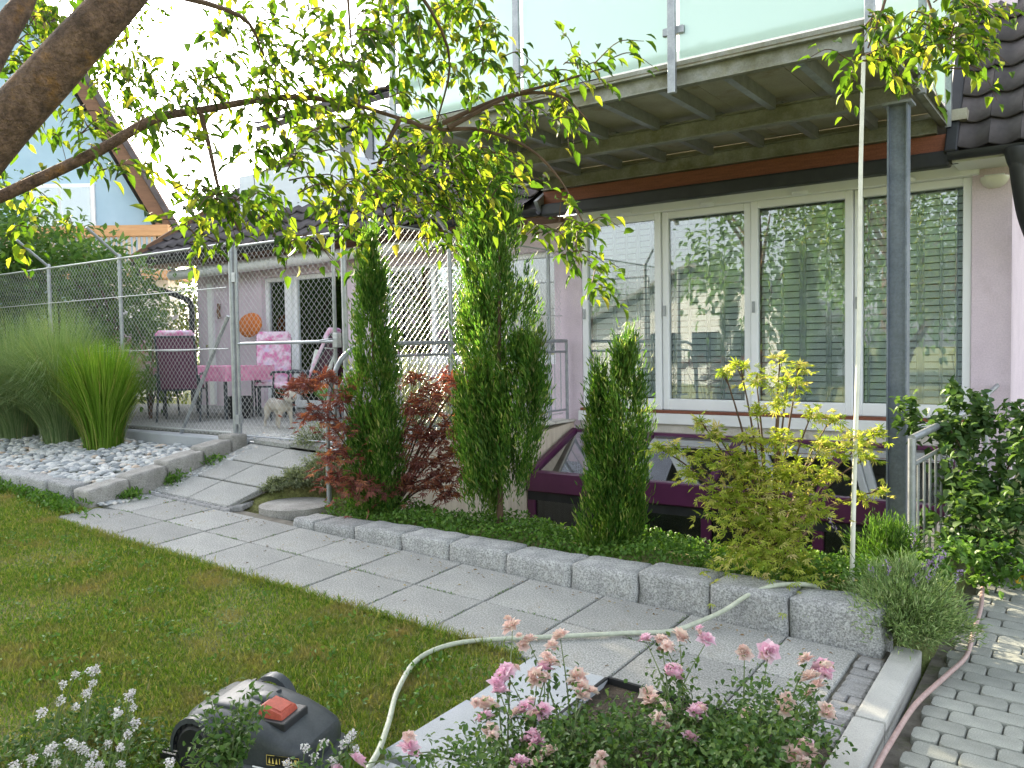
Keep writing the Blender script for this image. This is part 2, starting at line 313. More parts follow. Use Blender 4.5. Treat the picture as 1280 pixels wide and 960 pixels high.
# ------------------------------------------------------------------ foliage kit
def unit(a): return a/np.maximum(np.linalg.norm(a, axis=-1, keepdims=True), 1e-6)
OVAL = (np.array([(0,0,0),(.5,.33,.13),(.36,.68,.05),(0,1,-.16),(-.36,.68,.07),(-.5,.33,.16),(0,.45,.0)]),
        np.array([(0,1,6),(1,2,6),(2,3,6),(3,4,6),(4,5,6),(5,0,6)]))
DIAM = (np.array([(0,0,0),(.5,.45,.08),(0,1,0),(-.5,.45,.08)]), np.array([(0,1,2),(0,2,3)]))
BLADE = (np.array([(-.5,0,0),(.5,0,0),(.35,.55,0),(-.35,.55,0),(0,1,.12)]), np.array([(0,1,2),(0,2,3),(3,2,4)]))
def star(n=5, spread=1.25):
    v = [(0,0,0)]; f = []
    for i in range(n):
        a = (i-(n-1)/2)/((n-1)/2)*spread; L = 1-.32*abs(i-(n-1)/2)/((n-1)/2); c, s = math.sin(a), math.cos(a)
        k = len(v); v += [(c*L*.5 - s*.09, s*L*.5 + c*.09, .04), (c*L, s*L, -.12), (c*L*.5 + s*.09, s*L*.5 - c*.09, .04)]
        f += [(0,k+1,k),(0,k+2,k+1)]
    return np.array(v), np.array(f)
STAR = star()
def frames(n, d, roll=None, upref=(0,0,1)):
    d = unit(d); up = np.broadcast_to(np.array(upref, float), d.shape) + rng.normal(0, .35, d.shape)
    x = unit(np.cross(d, up)); z = np.cross(x, d)
    return x, d, z
def bake(pos, d, L, W, tmpl, upref=(0,0,1)):
    pos = np.asarray(pos, float); n = len(pos); x, y, z = frames(n, np.asarray(d, float), upref=upref)
    L = np.broadcast_to(L, (n,)); W = np.broadcast_to(W, (n,)); v, f = tmpl; k = len(v)
    V = pos[:,None] + x[:,None]*(v[None,:,0:1]*W[:,None,None]) + y[:,None]*(v[None,:,1:2]*L[:,None,None]) + z[:,None]*(v[None,:,2:3]*L[:,None,None])
    return V.reshape(-1,3), (f[None] + (np.arange(n)*k)[:,None,None]).reshape(-1,3)
def foliage(name, parent, mat, pos, d, L, W, tmpl=OVAL, nparts=0, pname='leaf', upref=(0,0,1), **k):
    """leaves: the nparts that show largest as leaf objects, the rest as one part"""
    pos = np.asarray(pos, float); d = np.asarray(d, float); n = len(pos)
    L = np.broadcast_to(L, (n,)).copy(); W = np.broadcast_to(W, (n,)).copy(); rest = np.ones(n, bool)
    if nparts:
        sc = np.array([seen(p) for p in pos])*L; idx = [i for i in np.argsort(-sc)[:nparts] if sc[i] > 0]; rest[idx] = False
        me = npmesh(pname, tmpl[0], tmpl[1], mat)
        x, y, z = frames(len(idx), d[idx], upref=upref)
        for j, i in enumerate(idx):
            o = bpy.data.objects.new(pname, me); COL.objects.link(o); attach(o, parent)
            o.matrix_basis = Matrix(((x[j,0]*W[i], y[j,0]*L[i], z[j,0]*L[i], pos[i,0]), (x[j,1]*W[i], y[j,1]*L[i], z[j,1]*L[i], pos[i,1]), (x[j,2]*W[i], y[j,2]*L[i], z[j,2]*L[i], pos[i,2]), (0,0,0,1)))
    V, F = bake(pos[rest], d[rest], L[rest], W[rest], tmpl, upref)
    return tag(link(name, npmesh(name, V, F, mat), parent), kind='stuff' if nparts else None, **k)
def rdir(n, up=0.0, s=1.0):
    v = rng.normal(0, s, (n,3)); v[:,2] += up; return unit(v)

# ================================================================== THE SETTING
# ---- ground sheet
def sstep(a, b, v): t = np.clip((v-a)/(b-a), 0, 1); return t*t*(3-2*t)
def gz(x, y):
    z = np.clip(low(x, y), -.35, .75) - .012
    far = np.hypot(x+2, y+5); z = z*(1-sstep(16, 30, far)) + .1*sstep(16, 30, far)
    inn = (x > -4.55) & (x < -.15) & (y > -4.35) & (y < 12)
    zz = .12 + .03*np.sin(x*5)*np.cos(y*4) - 1.75*sstep(-3.75, -2.2, y)
    z = np.where(inn, zz, z)
    z = np.where((x >= -.15) & (x < .08) & (y > -4.3), .02 + .08*sstep(-4.3, -3, y), z)
    z = np.where((x <= -4.55) & (y > -3.35), .44, z)                      # below the terrace
    z = np.where((x < -6.45) & (y <= -3.35) & (y > -5.0), .29 + .09*(y+5), z)   # below the pebble bed
    z = np.where((x >= -6.45) & (x <= -4.5) & (y <= -3.35) & (y > -4.55), low(x, -4.55) - .05 + (y+4.55)/1.2*.3, z)
    zr_ = low(-5.25, -4.56) + (y+4.56)/1.2*.345 - .015; zs_ = .1 + .38*sstep(-3.75, -3.3, y); ff = sstep(-5.22, -4.95, x)*sstep(-4.0, -3.85, y) + sstep(-5.24, -5.14, x)*(1-sstep(-4.0, -3.85, y))
    z = np.where((x >= -5.27) & (x <= -4.5) & (y > -4.55) & (y <= -3.35), zr_*(1-ff) + zs_*ff, z)
    z = np.where((x > -6.3) & (x < .1) & (y > -5.48) & (y < -4.3), low(x, y) - .1, z)
    z = np.where((x > -6.3) & (x < -5.5) & (y > -5.48) & (y < -5.2), low(x, y) - .012, z)
    z = np.where(x > .12, low(x, y) - .16, z)
    z = np.where((x > -1.05) & (x < .0) & (y < -5.5) & (y > -7.6), low(x, y) - .02, z)
    return z
xs = np.concatenate([np.linspace(-300, -16, 30), np.arange(-15.5, 4, .1), np.linspace(4.2, 300, 30)])
ys = np.concatenate([np.linspace(-300, -11, 30), np.arange(-10.5, 2, .1), np.linspace(2.3, 400, 30)])
X, Y = np.meshgrid(xs, ys); Z = gz(X, Y); nx, ny = len(xs), len(ys)
Z += np.where((Y < -5.5) & (np.abs(X) < 15), .008*np.sin(X*7)*np.sin(Y*6), 0)
I = np.arange(nx*ny).reshape(ny, nx)
tag(link('ground', npmesh('ground', np.stack([X, Y, Z], -1).reshape(-1,3), np.stack([I[:-1,:-1], I[:-1,1:], I[1:,1:], I[1:,:-1]], -1).reshape(-1,4), M['ground'], True)), kind='structure')

# ---- slab path: two rows along the house, a ramp up to the gate
def slab_mesh(w, d, h, mat, name='slab', bev=.006): return MB().box(-w/2, w/2, -d/2, d/2, -h, 0).mesh(name, mat, bevel=bev, seg=1)
path = empty('path', (-3, -5, 0), kind='structure')
MB().box(-6.2, -.02, -5.5, -4.4, -.12, -.022).build('joint_bed', M['mortar'], path)
bed = path.children[0]; 
for v in bed.data.vertices: v.co.z += low(v.co.x, v.co.y)
me1 = slab_mesh(.53, .472, .05, M['slab'])
for r, yc in enumerate((-4.77, -5.25)):
    for k in range(10):
        x = -.76 - .54*k
        o = link('slab', me1, path, (x, yc, low(x, yc) + random.uniform(-.002, .002)), (TX + random.uniform(-.004,.004), TY + random.uniform(-.004,.004), random.uniform(-.004,.004)))
meh = slab_mesh(.345, .472, .05, M['slab'])
for yc in (-4.77, -5.25): link('slab', meh, path, (-.315, yc, low(-.315, yc)), (TX, TY, 0))
for x, yc in ((-6.12, -4.77), (-6.02, -5.2)):
    me = MB().prism([(-.23,-.2 if yc < -5 else -.235),(.23,-.235),(.23,.235),(-.23,.235 if yc > -5 else .13)], 'z', -.05, 0).mesh('slab', M['slab'], bevel=.006, seg=1)
    link('slab', me, path, (x, yc, low(x, yc)), (TX, TY, 0))
# ramp
def ramp_z(x, y): return low(x, -4.56) + (y+4.56)/1.2*.345
RA = math.atan(.345/1.2)
MB().add([(-6.4,-4.56,ramp_z(-6.4,-4.56)-.025),(-5.24,-4.56,ramp_z(-5.24,-4.56)-.025),(-5.24,-2.9,.54),(-6.4,-2.9,.58)], [(0,1,2,3)]).build('joint_bed', M['mortar'], path)
mer = slab_mesh(.565, .37, .05, M['slab'])
for j in range(4):
    for i in range(2):
        x = -5.54 - .575*i - .0*j; y = -4.3 + .38*j
        if j == 3: y += .02
        link('slab', mer, path, (x, y, min(ramp_z(x, y), .6)), (RA if j < 3 else .03, TY, 0))
# strip of setts at the foot of the ramp
mes = MB().box(-.055, .055, -.03, .03, -.05, 0).mesh('sett', M['sett'], bevel=.01, seg=1)
for k in range(17):
    for j in range(2):
        x = -5.22 - .068*k; y = -4.51 + (-.015 if j else .055)
        link('sett', mes, path, (x, y, low(x, y) + .012), (TX, TY, 1.45 + random.uniform(-.15,.15)), (.62, 1, 1))
for k in range(13):                              # setts round the manhole
    a = 2.5 + .115*k; x = -4.82 + .49*math.cos(a); y = -4.1 + .49*math.sin(a)
    if y > -4.5 and x < -4.9: link('sett', mes, path, (x, y, max(low(x, y), .19) + .01), (TX, TY, a), (.8, .8, 1))
# setts between the slabs and the kerb
for k in range(17):
    y = -4.6 - .074*k; n = 2 if k % 5 == 1 else 1
    for j in range(n):
        w = .13/n; x = -.066 + (j-(n-1)/2)*w
        link('sett', mes, path, (x, y, low(x, y) + random.uniform(-.004,.004)), (TX, TY, random.uniform(-.04,.04)), (w/.121, 1.02, 1))
# slabs that edge the rose bed
for k, (x, y, w, d, rz) in enumerate([(-1.2,-5.78,.42,.5,.02),(-1.22,-6.3,.4,.5,-.03),(-1.16,-6.83,.42,.5,.05),(-1.15,-7.35,.4,.5,0)]):
    link('edging_slab', slab_mesh(w, d, .09, M['slab_smooth'], 'edging_slab', .008), path, (x, y, low(x, y) + .035), (TX, TY, rz))
tag(MB().box(-1.0, 0, -7.6, -5.51, -.2, 0).build('bed_soil', M['soil']), kind='structure')
bs = bpy.data.objects['bed_soil']
for v in bs.data.vertices: v.co.z += low(v.co.x, v.co.y) + .005

b = MB(); b.box(-1.0, -.02, -5.53, -5.515, -.1, .035).box(-1.01, -.995, -7.6, -5.53, -.1, .035); bo = tag(b.build('bed_edging', M['mower_dark']), kind='structure')
for v in bo.data.vertices: v.co.z += low(v.co.x, v.co.y)
# ---- driveway of small concrete pavers, kerb
drive = empty('driveway', (.6, -4, 0), kind='structure')
b = MB().box(.14, 2.4, -7.5, -2.0, -.2, -.03)
bd = b.build('joint_bed', M['mortar'], drive)
for v in bd.data.vertices: v.co.z += low(v.co.x, v.co.y) - .05
def stone(w, d, r=.022):
    pts = [(sx*(w/2-r)+r*math.cos(a), sy*(d/2-r)+r*math.sin(a)) for sx, sy, a0 in ((1,1,0),(-1,1,90),(-1,-1,180),(1,-1,270)) for a in (R(a0), R(a0+45), R(a0+90))]
    v = [(x*s_, y*s_, z) for s_, z in ((1,-.05),(1,-.008),(.955,0)) for x, y in pts]; n_ = len(pts)
    f = [(k*n_+i, k*n_+(i+1) % n_, (k+1)*n_+(i+1) % n_, (k+1)*n_+i) for k in range(2) for i in range(n_)] + [tuple(range(2*n_, 3*n_))]
    return MB().add(v, f).mesh('paving_stone', M['paver'], True)
PW = (.1, .165, .2); mp = [stone(w, .108) for w in PW]; cnt = 0; y = -2.6; row = 0
while y > -6.3 and cnt < 300:
    x = .225 + (0 if row % 2 else -.02); seq = row % 3; k = 0
    first = True
    while x < 1.7:
        i = (1, 2, 0, 2, 1, 2)[(k + seq*2) % 6] if not first else (1 if row % 2 else 0)
        first = False
        w = PW[i]; xc = x + w/2
        if seen((xc, y, low(xc, y))) or seen((xc-.2, y, 0)):
            link('paving_stone', mp[i], drive, (xc, y, low(xc, y) - .045 + random.uniform(-.003,.003)), (TX + random.uniform(-.012,.012), TY + random.uniform(-.012,.012), random.uniform(-.012,.012))); cnt += 1
        x += w + .005; k += 1
    y -= .114; row += 1
# border stones along the kerb
kerb = empty('kerb', (.08, -5, 0), kind='structure')
for k in range(4):
    y0 = -4.4 - k*.84; me = MB().box(-.062, .062, -.415, .415, -.2, 0).mesh('kerb_stone', M['kerb'], bevel=.012, seg=2)
    link('kerb_stone', me, kerb, (.066, y0-.415, low(.066, y0-.415) + .022), (TX, TY, random.uniform(-.008,.008)))

# ---- terrace
ter = empty('terrace', (-8, -1.5, .5), kind='structure')
MB().box(-13.5, -4.62, -2.85, .02, .3, .57).build('joint_bed', M['mortar'], ter)
met = slab_mesh(.59, .49, .04, M['slab'])
for i in range(15):
    for j in range(6): link('slab', met, ter, (-4.93-.6*i, -.27-.5*j, .605 + random.uniform(-.002,.002)), (0,0,0))
MB().box(-13.5, -6.5, -3.42, -3.22, .1, .6).build('edge_beam', M['slab_smooth'], ter, bevel=.01, seg=1)

# ---- retaining wall on the garden side of the terrace and the pit of the basement windows
rw = empty('retaining_wall', (-4.6, -1.6, 0), label='pale streaked concrete retaining wall below the terrace railing', cat='wall')
MB().prism([(.0,-1.8),(.0,.6),(-.8,.52),(-1.2,.6),(-2.9,.58),(-3.25,.5),(-3.6,.1),(-3.6,-1.8)], 'x', -4.72, -4.52).build('wall', M['beige_concrete'], rw, bevel=.008, seg=1)
MB().box(-4.76, -4.49, -1.2, .0, .6, .63).build('coping', M['concrete'], rw, bevel=.008, seg=1)
pw = empty('pit_wall', (-.1, -1.5, -.5), label='concrete side wall of the basement pit under the blue steel post', cat='wall')
MB().box(-.22, -.08, -2.6, .0, -1.8, .1).build('wall', M['beige_concrete'], pw)

# ---- pebbles
def ico():
    bm = bmesh.new(); bmesh.ops.create_icosphere(bm, subdivisions=2, radius=1); bm.verts.ensure_lookup_table()
    v = np.array([x.co[:] for x in bm.verts]); f = np.array([[q.index for q in p.verts] for p in bm.faces]); bm.free(); return v, f
ICV, ICF = ico()
def pebbles(name, pts, sizes, label):
    n = len(pts); k = len(ICV); a = rng.uniform(0, 6.28, n); sc = np.stack([rng.uniform(.8,1.5,n), rng.uniform(.7,1,n), rng.uniform(.4,.65,n)], -1)*np.asarray(sizes)[:,None]
    V = ICV[None]*(1 + .12*np.sin(ICV[None,:,[1,2,0]]*3 + a[:,None,None]))*sc[:,None]
    c, s = np.cos(a)[:,None], np.sin(a)[:,None]; tl = rng.uniform(-.35,.35,(n,1))
    x = V[...,0]*c - V[...,1]*s; y = V[...,0]*s + V[...,1]*c; z = V[...,2] + x*tl
    V = np.stack([x,y,z],-1) + np.asarray(pts)[:,None]
    m = npmesh(name, V.reshape(-1,3), (ICF[None] + (np.arange(n)*k)[:,None,None]).reshape(-1,3), M['pebble_var'], True)
    return tag(link(name, m), label, 'pebbles', kind='stuff')
M['pebble_var'] = leafmat('river_pebble', [(0,(.22,.24,.25)),(.35,(.38,.4,.41)),(.7,(.52,.52,.5)),(.92,(.66,.65,.62)),(1,(.45,.34,.25))], 0, .75, gloss=.3)
n = 3000; px = rng.uniform(-11.5, -6.5, n); py = rng.uniform(-4.95, -3.42, n)
pebbles('pebble_bed', np.stack([px, py, 0.32 + .09*(py+5) + rng.uniform(0,.035,n)], -1), rng.uniform(.022,.05,n), 'bed of pale rounded river pebbles around the ornamental grasses')
n = 900; px = rng.uniform(-6.6, -5.1, n)*1.0; py = rng.uniform(-3.2, -2.85, n)
px = np.where(px > -6.0, px - .9, px)
pebbles('gravel_strip', np.stack([px, py, .58 + rng.uniform(0,.02,n)], -1), rng.uniform(.014,.03,n), 'strip of small gravel just inside the mesh gate')
n = 700; py = rng.uniform(-5.05, -3.4, n); px = -6.28 + rng.uniform(-.09,.06,n)
pebbles('gravel_joint', np.stack([px, py, np.maximum(low(px, py), low(px,-4.56) + (py+4.56)/1.2*.345*(py>-4.56)) - .01], -1), rng.uniform(.01,.022,n), 'thin line of gravel between ramp slabs and stone blocks')

# ---- low walls of stone blocks
def rough_block(w, d, h, mat, name='stone_block', taper=.02):
    bm = bmesh.new(); bmesh.ops.create_cube(bm, size=1)
    bmesh.ops.bevel(bm, geom=list(bm.edges), offset=.1, segments=2, affect='EDGES', profile=.5)
    bmesh.ops.subdivide_edges(bm, edges=[e for e in bm.edges if e.calc_length() > .5], cuts=3, use_grid_fill=True)
    for v in bm.verts:
        q = Vector((v.co.x*w, v.co.y*d, v.co.z*h))
        # keep the bevel near 2 cm whatever the block's size
        for i, L in enumerate((w, d, h)):
            a = abs(q[i])/L
            if a > .401: q[i] = math.copysign(L/2 - (0.5-a)/.1*min(.019, L*.12), q[i])
        q += Vector([random.uniform(-1,1)*.005 for _ in range(3)]); v.co = q
    for f in bm.faces: f.smooth = True
    me = bpy.data.meshes.new(name); bm.to_mesh(me); bm.free(); me.materials.append(mat); return me
bw = empty('block_wall', (-2.2, -4.4, 0), label='low wall of grey granite blocks between the slab path and the conifers', cat='wall')
ex = [-4.38,-4.13,-3.69,-3.22,-2.78,-2.3,-1.81,-1.36,-.92,-.49,-.03]
for a, c in zip(ex[:-1], ex[1:]):
    w = c-a-.008; h = .34; zt = .2 + random.uniform(-.014,.014)
    link('stone_block', rough_block(w, .27, h, M['block']), bw, ((a+c)/2, -4.39 + random.uniform(-.008,.008), zt-h/2), (random.uniform(-.012,.012), random.uniform(-.014,.014), random.uniform(-.02,.02)))
lw = empty('block_wall', (-6.4, -4.2, .3), label='stepped wall of brown grey blocks beside the ramp and pebble bed', cat='wall')
y0 = -5.1
for k, (d, zt) in enumerate([(.4,.36),(.4,.43),(.42,.52),(.34,.6),(.2,.66)]):
    link('stone_block', rough_block(.24, d-.008, .36, M['block_warm']), lw, (-6.46 - .03*k, y0+d/2, zt-.18), (R(8 if k < 4 else 2), random.uniform(-.02,.02), random.uniform(-.02,.02) + .06)); y0 += d
lw2 = empty('block_wall', (-8.5, -5.05, .3), label='row of low grey edging blocks between the lawn and the pebble bed', cat='wall')
x = -6.62
for k in range(11):
    w = .5 if k % 3 else .42
    link('stone_block', rough_block(w-.008, .2, .3, M['block']), lw2, (x-w/2, -5.02 - .012*k, .36 - .15 + .0*k + .012*k), (0, TY, random.uniform(-.02,.02))); x -= w

# ================================================================== THE HOUSE
house = empty('house', (-4, 0, 0), label='pink plastered house with dark tiled roof and large white windows', cat='house')
W = MB()
W.box(-.2, .12, 0, .32, .2, 3.12)               # right of the windows
W.box(-4.78, -4.39, 0, .32, -.2, 3.12)          # pillar left of them
W.box(-4.39, -.2, .02, .32, 3.1, 3.45)
W.box(-12.2, -4.78, 0, .32, 2.72, 3.12)         # terrace front, above the openings
W.box(-12.2, -10.45, 0, .32, .3, 2.72)
W.box(-8.5, -7.75, 0, .32, .3, 2.72)
W.box(-7.75, -4.78, 0, .32, .3, 1.3)
W.box(-12.2, -11.9, .32, 7.5, .3, 3.4)          # gable ends
W.box(-.18, .12, .32, 7.5, .2, 5.5)
W.build('wall', M['plaster'], house)
MB().box(-4.78, .12, 0.0, .3, -1.9, .2).build('plinth', M['concrete'], house)
MB().box(-4.42, -.2, -.02, .3, .2, .62).build('concrete_ledge', M['concrete'], house, bevel=.006, seg=1)
MB().box(-4.42, -.2, -.07, .02, .62, .74).build('metal_sill', M['awning'], house, bevel=.005, seg=1)
MB().box(-4.4, -.2, -.05, .0, .742, .775).build('wood_strip', M['wood_red'], house)
MB().box(-4.42, -.14, -.06, .04, 3.03, 3.16).build('shutter_box', M['frame'], house, bevel=.008, seg=1)
for x in (-.75, -1.75, -2.75, -3.75): MB().lathe([(0,0),(.07,.01),(.085,.03),(.08,.05),(0,.055)], (x,-.062,3.02), 12).build('box_cap', M['frame'], house, True)
# upper storey behind the balcony
MB().box(-4.95, .12, 1.5, 1.8, 3.45, 5.35).build('upper_wall', M['white_wall'], house)

def window(x0, x1, z0, z1, y, fw=.07, parent=house, name='window', cuts=(), pane='pane'):
    w = empty(name, ((x0+x1)/2, y, z0)); attach(w, parent)
    f = MB()
    f.box(x0, x0+fw, y-.03, y+.05, z0, z1); f.box(x1-fw, x1, y-.03, y+.05, z0, z1)
    f.box(x0+fw, x1-fw, y-.03, y+.05, z1-fw, z1); f.box(x0+fw, x1-fw, y-.03, y+.05, z0, z0+fw*1.7)
    for c in cuts: f.box(c-.035, c+.035, y-.028, y+.048, z0+fw*1.7, z1-fw)
    f.build('frame', M['frame'], w, bevel=.006, seg=1)
    MB().box(x0+fw-.01, x1-fw+.01, y+.008, y+.014, z0+fw*1.7-.01, z1-fw+.01).build('pane', M[pane], w)
    return w
def curtain(x0, x1, z0, z1, y, amp, waves, parent, name='curtain'):
    n = int(waves*10); xs_ = np.linspace(x0, x1, n+1); ph = rng.uniform(0, 6.28)
    yy = y + amp*np.sin(np.linspace(0, waves*6.28, n+1) + ph + .8*np.sin(np.linspace(0, 7, n+1)))
    V = [(a, b, z) for z in (z0, (z0+z1)/2, z1) for a, b in zip(xs_, yy)]; m_ = n+1
    F = [(r*m_+i, r*m_+i+1, (r+1)*m_+i+1, (r+1)*m_+i) for r in range(2) for i in range(n)]
    return link(name, npmesh(name, V, F, M['sheer'], True), parent)
bl = MB().prism([(-.01,-.03),(.01,.024),(.009,.029),(-.012,-.026)], 'x', -.44, .44).mesh('blind_slat', M['blind'])
edges = [-.2, -1.247, -2.295, -3.342, -4.39]
for k in range(4):
    x1, x0 = edges[k]-.004, edges[k+1]+.004
    w = window(x0, x1, .775, 3.03, .03 if k % 2 else .06, fw=.075)
    MB().box(x0+.015, x0+.045, -.012 if k % 2 else .018, .0 if k % 2 else .03, 1.85, 1.97).build('handle', M['steel'], w)
    for j in range(30): link('blind_slat', bl, w, ((x0+x1)/2, .125, .94 + .068*j))
    curtain(x0+.02, x1-.02, .85, 3.0, .21, .028, 6, w)
    for j in range(5):
        xc = x0+.14+.19*j+random.uniform(-.05,.05); curtain(xc, xc+random.uniform(.025,.08), .88, 2.98, .098, .006, 1.3, w, 'curtain_fold')
# room behind the big windows
MB().box(-4.6, -.2, .34, 4.5, .6, .74).build('room_floor', M['interior'], house)
MB().box(-4.7, -4.6, .34, 4.5, .6, 3.1).box(-4.6, -.2, 4.5, 4.6, .6, 3.1).box(-4.6, -.2, .34, 4.5, 3.1, 3.14).build('room_shell', M['interior'], house)
# terrace door and window
d = window(-9.75, -8.5, .62, 2.72, .1, cuts=(), name='terrace_door'); curtain(-9.7, -8.55, .7, 2.65, .24, .02, 10, d)
d2 = window(-10.45, -9.9, .62, 2.72, .1, name='side_light')
MB().box(-9.9, -9.75, .02, .25, .6, 2.72).build('door_post', M['frame'], house)
w2 = window(-7.75, -4.78, 1.3, 2.72, .12, cuts=(-6.85, -5.8), name='terrace_window'); curtain(-7.7, -4.83, 1.35, 2.68, .28, .025, 16, w2)
MB().box(-11.9, -4.9, 3.3, 3.4, .6, 3.1).box(-11.9, -4.9, .34, 3.3, 3.1, 3.14).box(-4.95,-4.85,.34,3.3,.6,3.1).build('room_shell', M['interior'], house)
MB().box(-11.9, -4.95, .34, 3.3, .5, .6).build('room_floor', M['wood_brown'], house)
# small door / shutter at the left end of the terrace front
MB().box(-11.85, -11.72, -.05, .0, .62, 2.7).build('rain_pipe_cover', M['awning'], house)
MB().tube([(-11.55,-.03,2.35),(-11.55,-.05,2.2),(-11.53,-.04,2.1)], .03, 8).build('wall_hook', M['wood_brown'], house)
# light fittings
lampo = empty('wall_lamp', (-.02, 0, 2.95)); attach(lampo, house)
l = MB(); l.lathe([(0,-.085),(.05,-.08),(.095,-.05),(.12,0),(.118,.018),(0,.02)], (-.02,-.0,2.98), 20); l.build('shade', M['lamp'], lampo, True)
MB().box(-.1, .06, -.03, .0, 2.99, 3.02).build('mount', M['frame'], lampo)
# awning cassette over the terrace
aw = empty('awning_roll', (-9, -.25, 2.85)); attach(aw, house)
MB().tube([(-12.5,-.3,2.87),(-5.5,-.3,2.93)], .085, 14).build('roll', M['awning'], aw, True)
for x in (-12.0, -9.8, -7.6, -5.7): MB().box(x-.03, x+.03, -.3, .0, 2.88, 2.95).build('bracket', M['steel'], aw)

# roofs ------------------------------------------------------------
def tile_mesh(w, d, name='roof_tile'):           # an interlocking pantile: roll, trough, thick nose
    n = 8; V = []; F = []
    prof = [(-.5 + i/n, .018*math.cos((i/n)*2*math.pi) + (.012 if i in (0, n) else 0)) for i in range(n+1)]
    for yv, dz in ((0, .03), (0, 0.048), (1, .0)):
        for a, z in prof: V.append((a*w, yv*d, z + dz))
    m_ = n+1
    for r in range(2):
        for i in range(n): F.append((r*m_+i, r*m_+i+1, (r+1)*m_+i+1, (r+1)*m_+i))
    return npmesh(name, V, F, M['tile'], False)
def tiled(part, x0, x1, y0, z0, pitch, length, tw=.3, td=.36, name='roof_tile', maxn=300):
    """rows of tiles from the eave (y0, z0) up the slope"""
    me = tile_mesh(tw*.985, td*1.12); cy, sz = math.cos(pitch), math.sin(pitch)
    cand = []
    for r in range(int(length/td)):
        for c in range(int((x1-x0)/tw)):
            x = x0 + tw*(c+.5); y = y0 + r*td*cy; z = z0 + r*td*sz
            cand.append((seen((x, y, z)), x, y, z))
    cand.sort(key=lambda q: -q[0])
    for q in cand[:maxn]: link(name, me, part, q[1:], (pitch, 0, 0))
    rest = cand[maxn:]
    if rest:
        n = len(me.vertices); v = np.zeros(n*3, np.float32); me.vertices.foreach_get('co', v); v = v.reshape(-1,3)
        v2 = np.stack([v[:,0], v[:,1]*cy - v[:,2]*sz, v[:,1]*sz + v[:,2]*cy], -1); f = np.array([list(p.vertices) for p in me.polygons])
        P = np.array([q[1:] for q in rest]); V = (v2[None] + P[:,None]).reshape(-1,3)
        tag(link('far_tiles', npmesh('far_tiles', V, (f[None] + (np.arange(len(P))*n)[:,None,None]).reshape(-1,4), M['tile']), part), kind='stuff')
PL = R(33)
def slope(x0, x1, y0, z0, pitch, length, th=.09):
    c, s = math.cos(pitch), math.sin(pitch); b = MB()
    b.add([(x,y0+c*l-s*t,z0+s*l+c*t) for x in (x0,x1) for l,t in ((0,0),(length,0),(length,-th),(0,-th))], [(0,1,2,3),(7,6,5,4),(0,4,5,1),(1,5,6,2),(2,6,7,3),(3,7,4,0)])
    return b
rl = slope(-13.2, -4.62, -.55, 3.14, PL, 6.2).build('terrace_roof', M['roofunder'], house)
tiled(rl, -13.2, -4.65, -.57, 3.15, PL, 6.1)
MB().beam((-4.62,-.6,3.15),(-4.62,-.6+6*math.cos(PL),3.15+6*math.sin(PL)),.05,.16).build('verge_flashing', M['steel'], rl)
MB().beam((-13.22,-.6,3.15),(-13.22,-.6+6*math.cos(PL),3.15+6*math.sin(PL)),.05,.2).build('verge_board', M['wood_brown'], rl)
def gutter(x0, x1, y, z, mat, parent=house, r=.065):
    n = 8; b = MB(); vs = []; 
    for x in (x0, x1):
        for rr in (r, r-.008):
            for k in range(n+1):
                a = math.pi + math.pi*k/n; vs.append((x, y+rr*math.cos(a), z+rr*math.sin(a)))
    m_ = n+1; fs = []
    for k in range(n):
        fs += [(k, k+1, 2*m_+k+1, 2*m_+k), (m_+k, 3*m_+k, 3*m_+k+1, m_+k+1)]
        fs += [(k, m_+k, m_+k+1, k+1), (2*m_+k, 2*m_+k+1, 3*m_+k+1, 3*m_+k)]
    fs += [(0, 2*m_, 3*m_, m_), (n, m_+n, 3*m_+n, 2*m_+n)]
    return b.add(vs, fs).build('gutter', mat, parent, True)
gutter(-13.25, -4.6, -.62, 3.12, M['dark'])
MB().tube(bez([(-13.0,-.62,3.05),(-13.0,-.62,2.9),(-12.9,-.5,2.72),(-12.45,-.16,2.5),(-12.28,-.08,2.35),(-12.28,-.08,1.8),(-12.28,-.08,.6)], 5), .05, 10).build('downpipe', M['dark'], house, True)
MB().box(-13.2, -4.62, -.5, .0, 3.05, 3.1).build('eaves_board', M['wood_brown'], house)
# dormer with pale siding above the terrace roof
dm = empty('dormer', (-11, 1, 4)); attach(dm, house)
sb = MB().box(-1.4, 1.4, -.012, .012, 0, .118).mesh('siding_board', M['siding'])
for k in range(9): link('siding_board', sb, dm, (-10.35, .62 - .0*k, 3.58 + .115*k), (R(4), 0, 0))
MB().box(-11.72, -8.98, .66, 2.6, 3.5, 4.62).build('dormer_base', M['siding'], dm)
MB().tube([(-11.8,.55,3.52),(-8.9,.55,3.52)], .04, 8).build('dormer_gutter', M['steel'], dm, True)
MB().box(-11.5, -9.2, 1.7, 4.6, 4.62, 5.6).build('dormer_wall', M['siding'], dm)
MB().box(-10.3, -9.5, 1.66, 1.7, 4.7, 5.45).build('dormer_window', M['darkglass'], dm)
MB().box(-9.42, -9.32, 1.2, 1.3, 4.6, 5.9).build('dormer_post', M['frame'], dm)
dr = slope(-12.6, -9.0, .9, 5.0, R(30), 4.2).build('dormer_roof', M['roofunder'], dm) if False else slope(-13.1, -10.9, .9, 4.15, R(36), 3.6).build('hip_roof', M['roofunder'], dm)
dr2 = slope(-11.9, -8.95, 1.1, 5.62, R(24), 4.2).build('dormer_roof', M['roofunder'], dm)
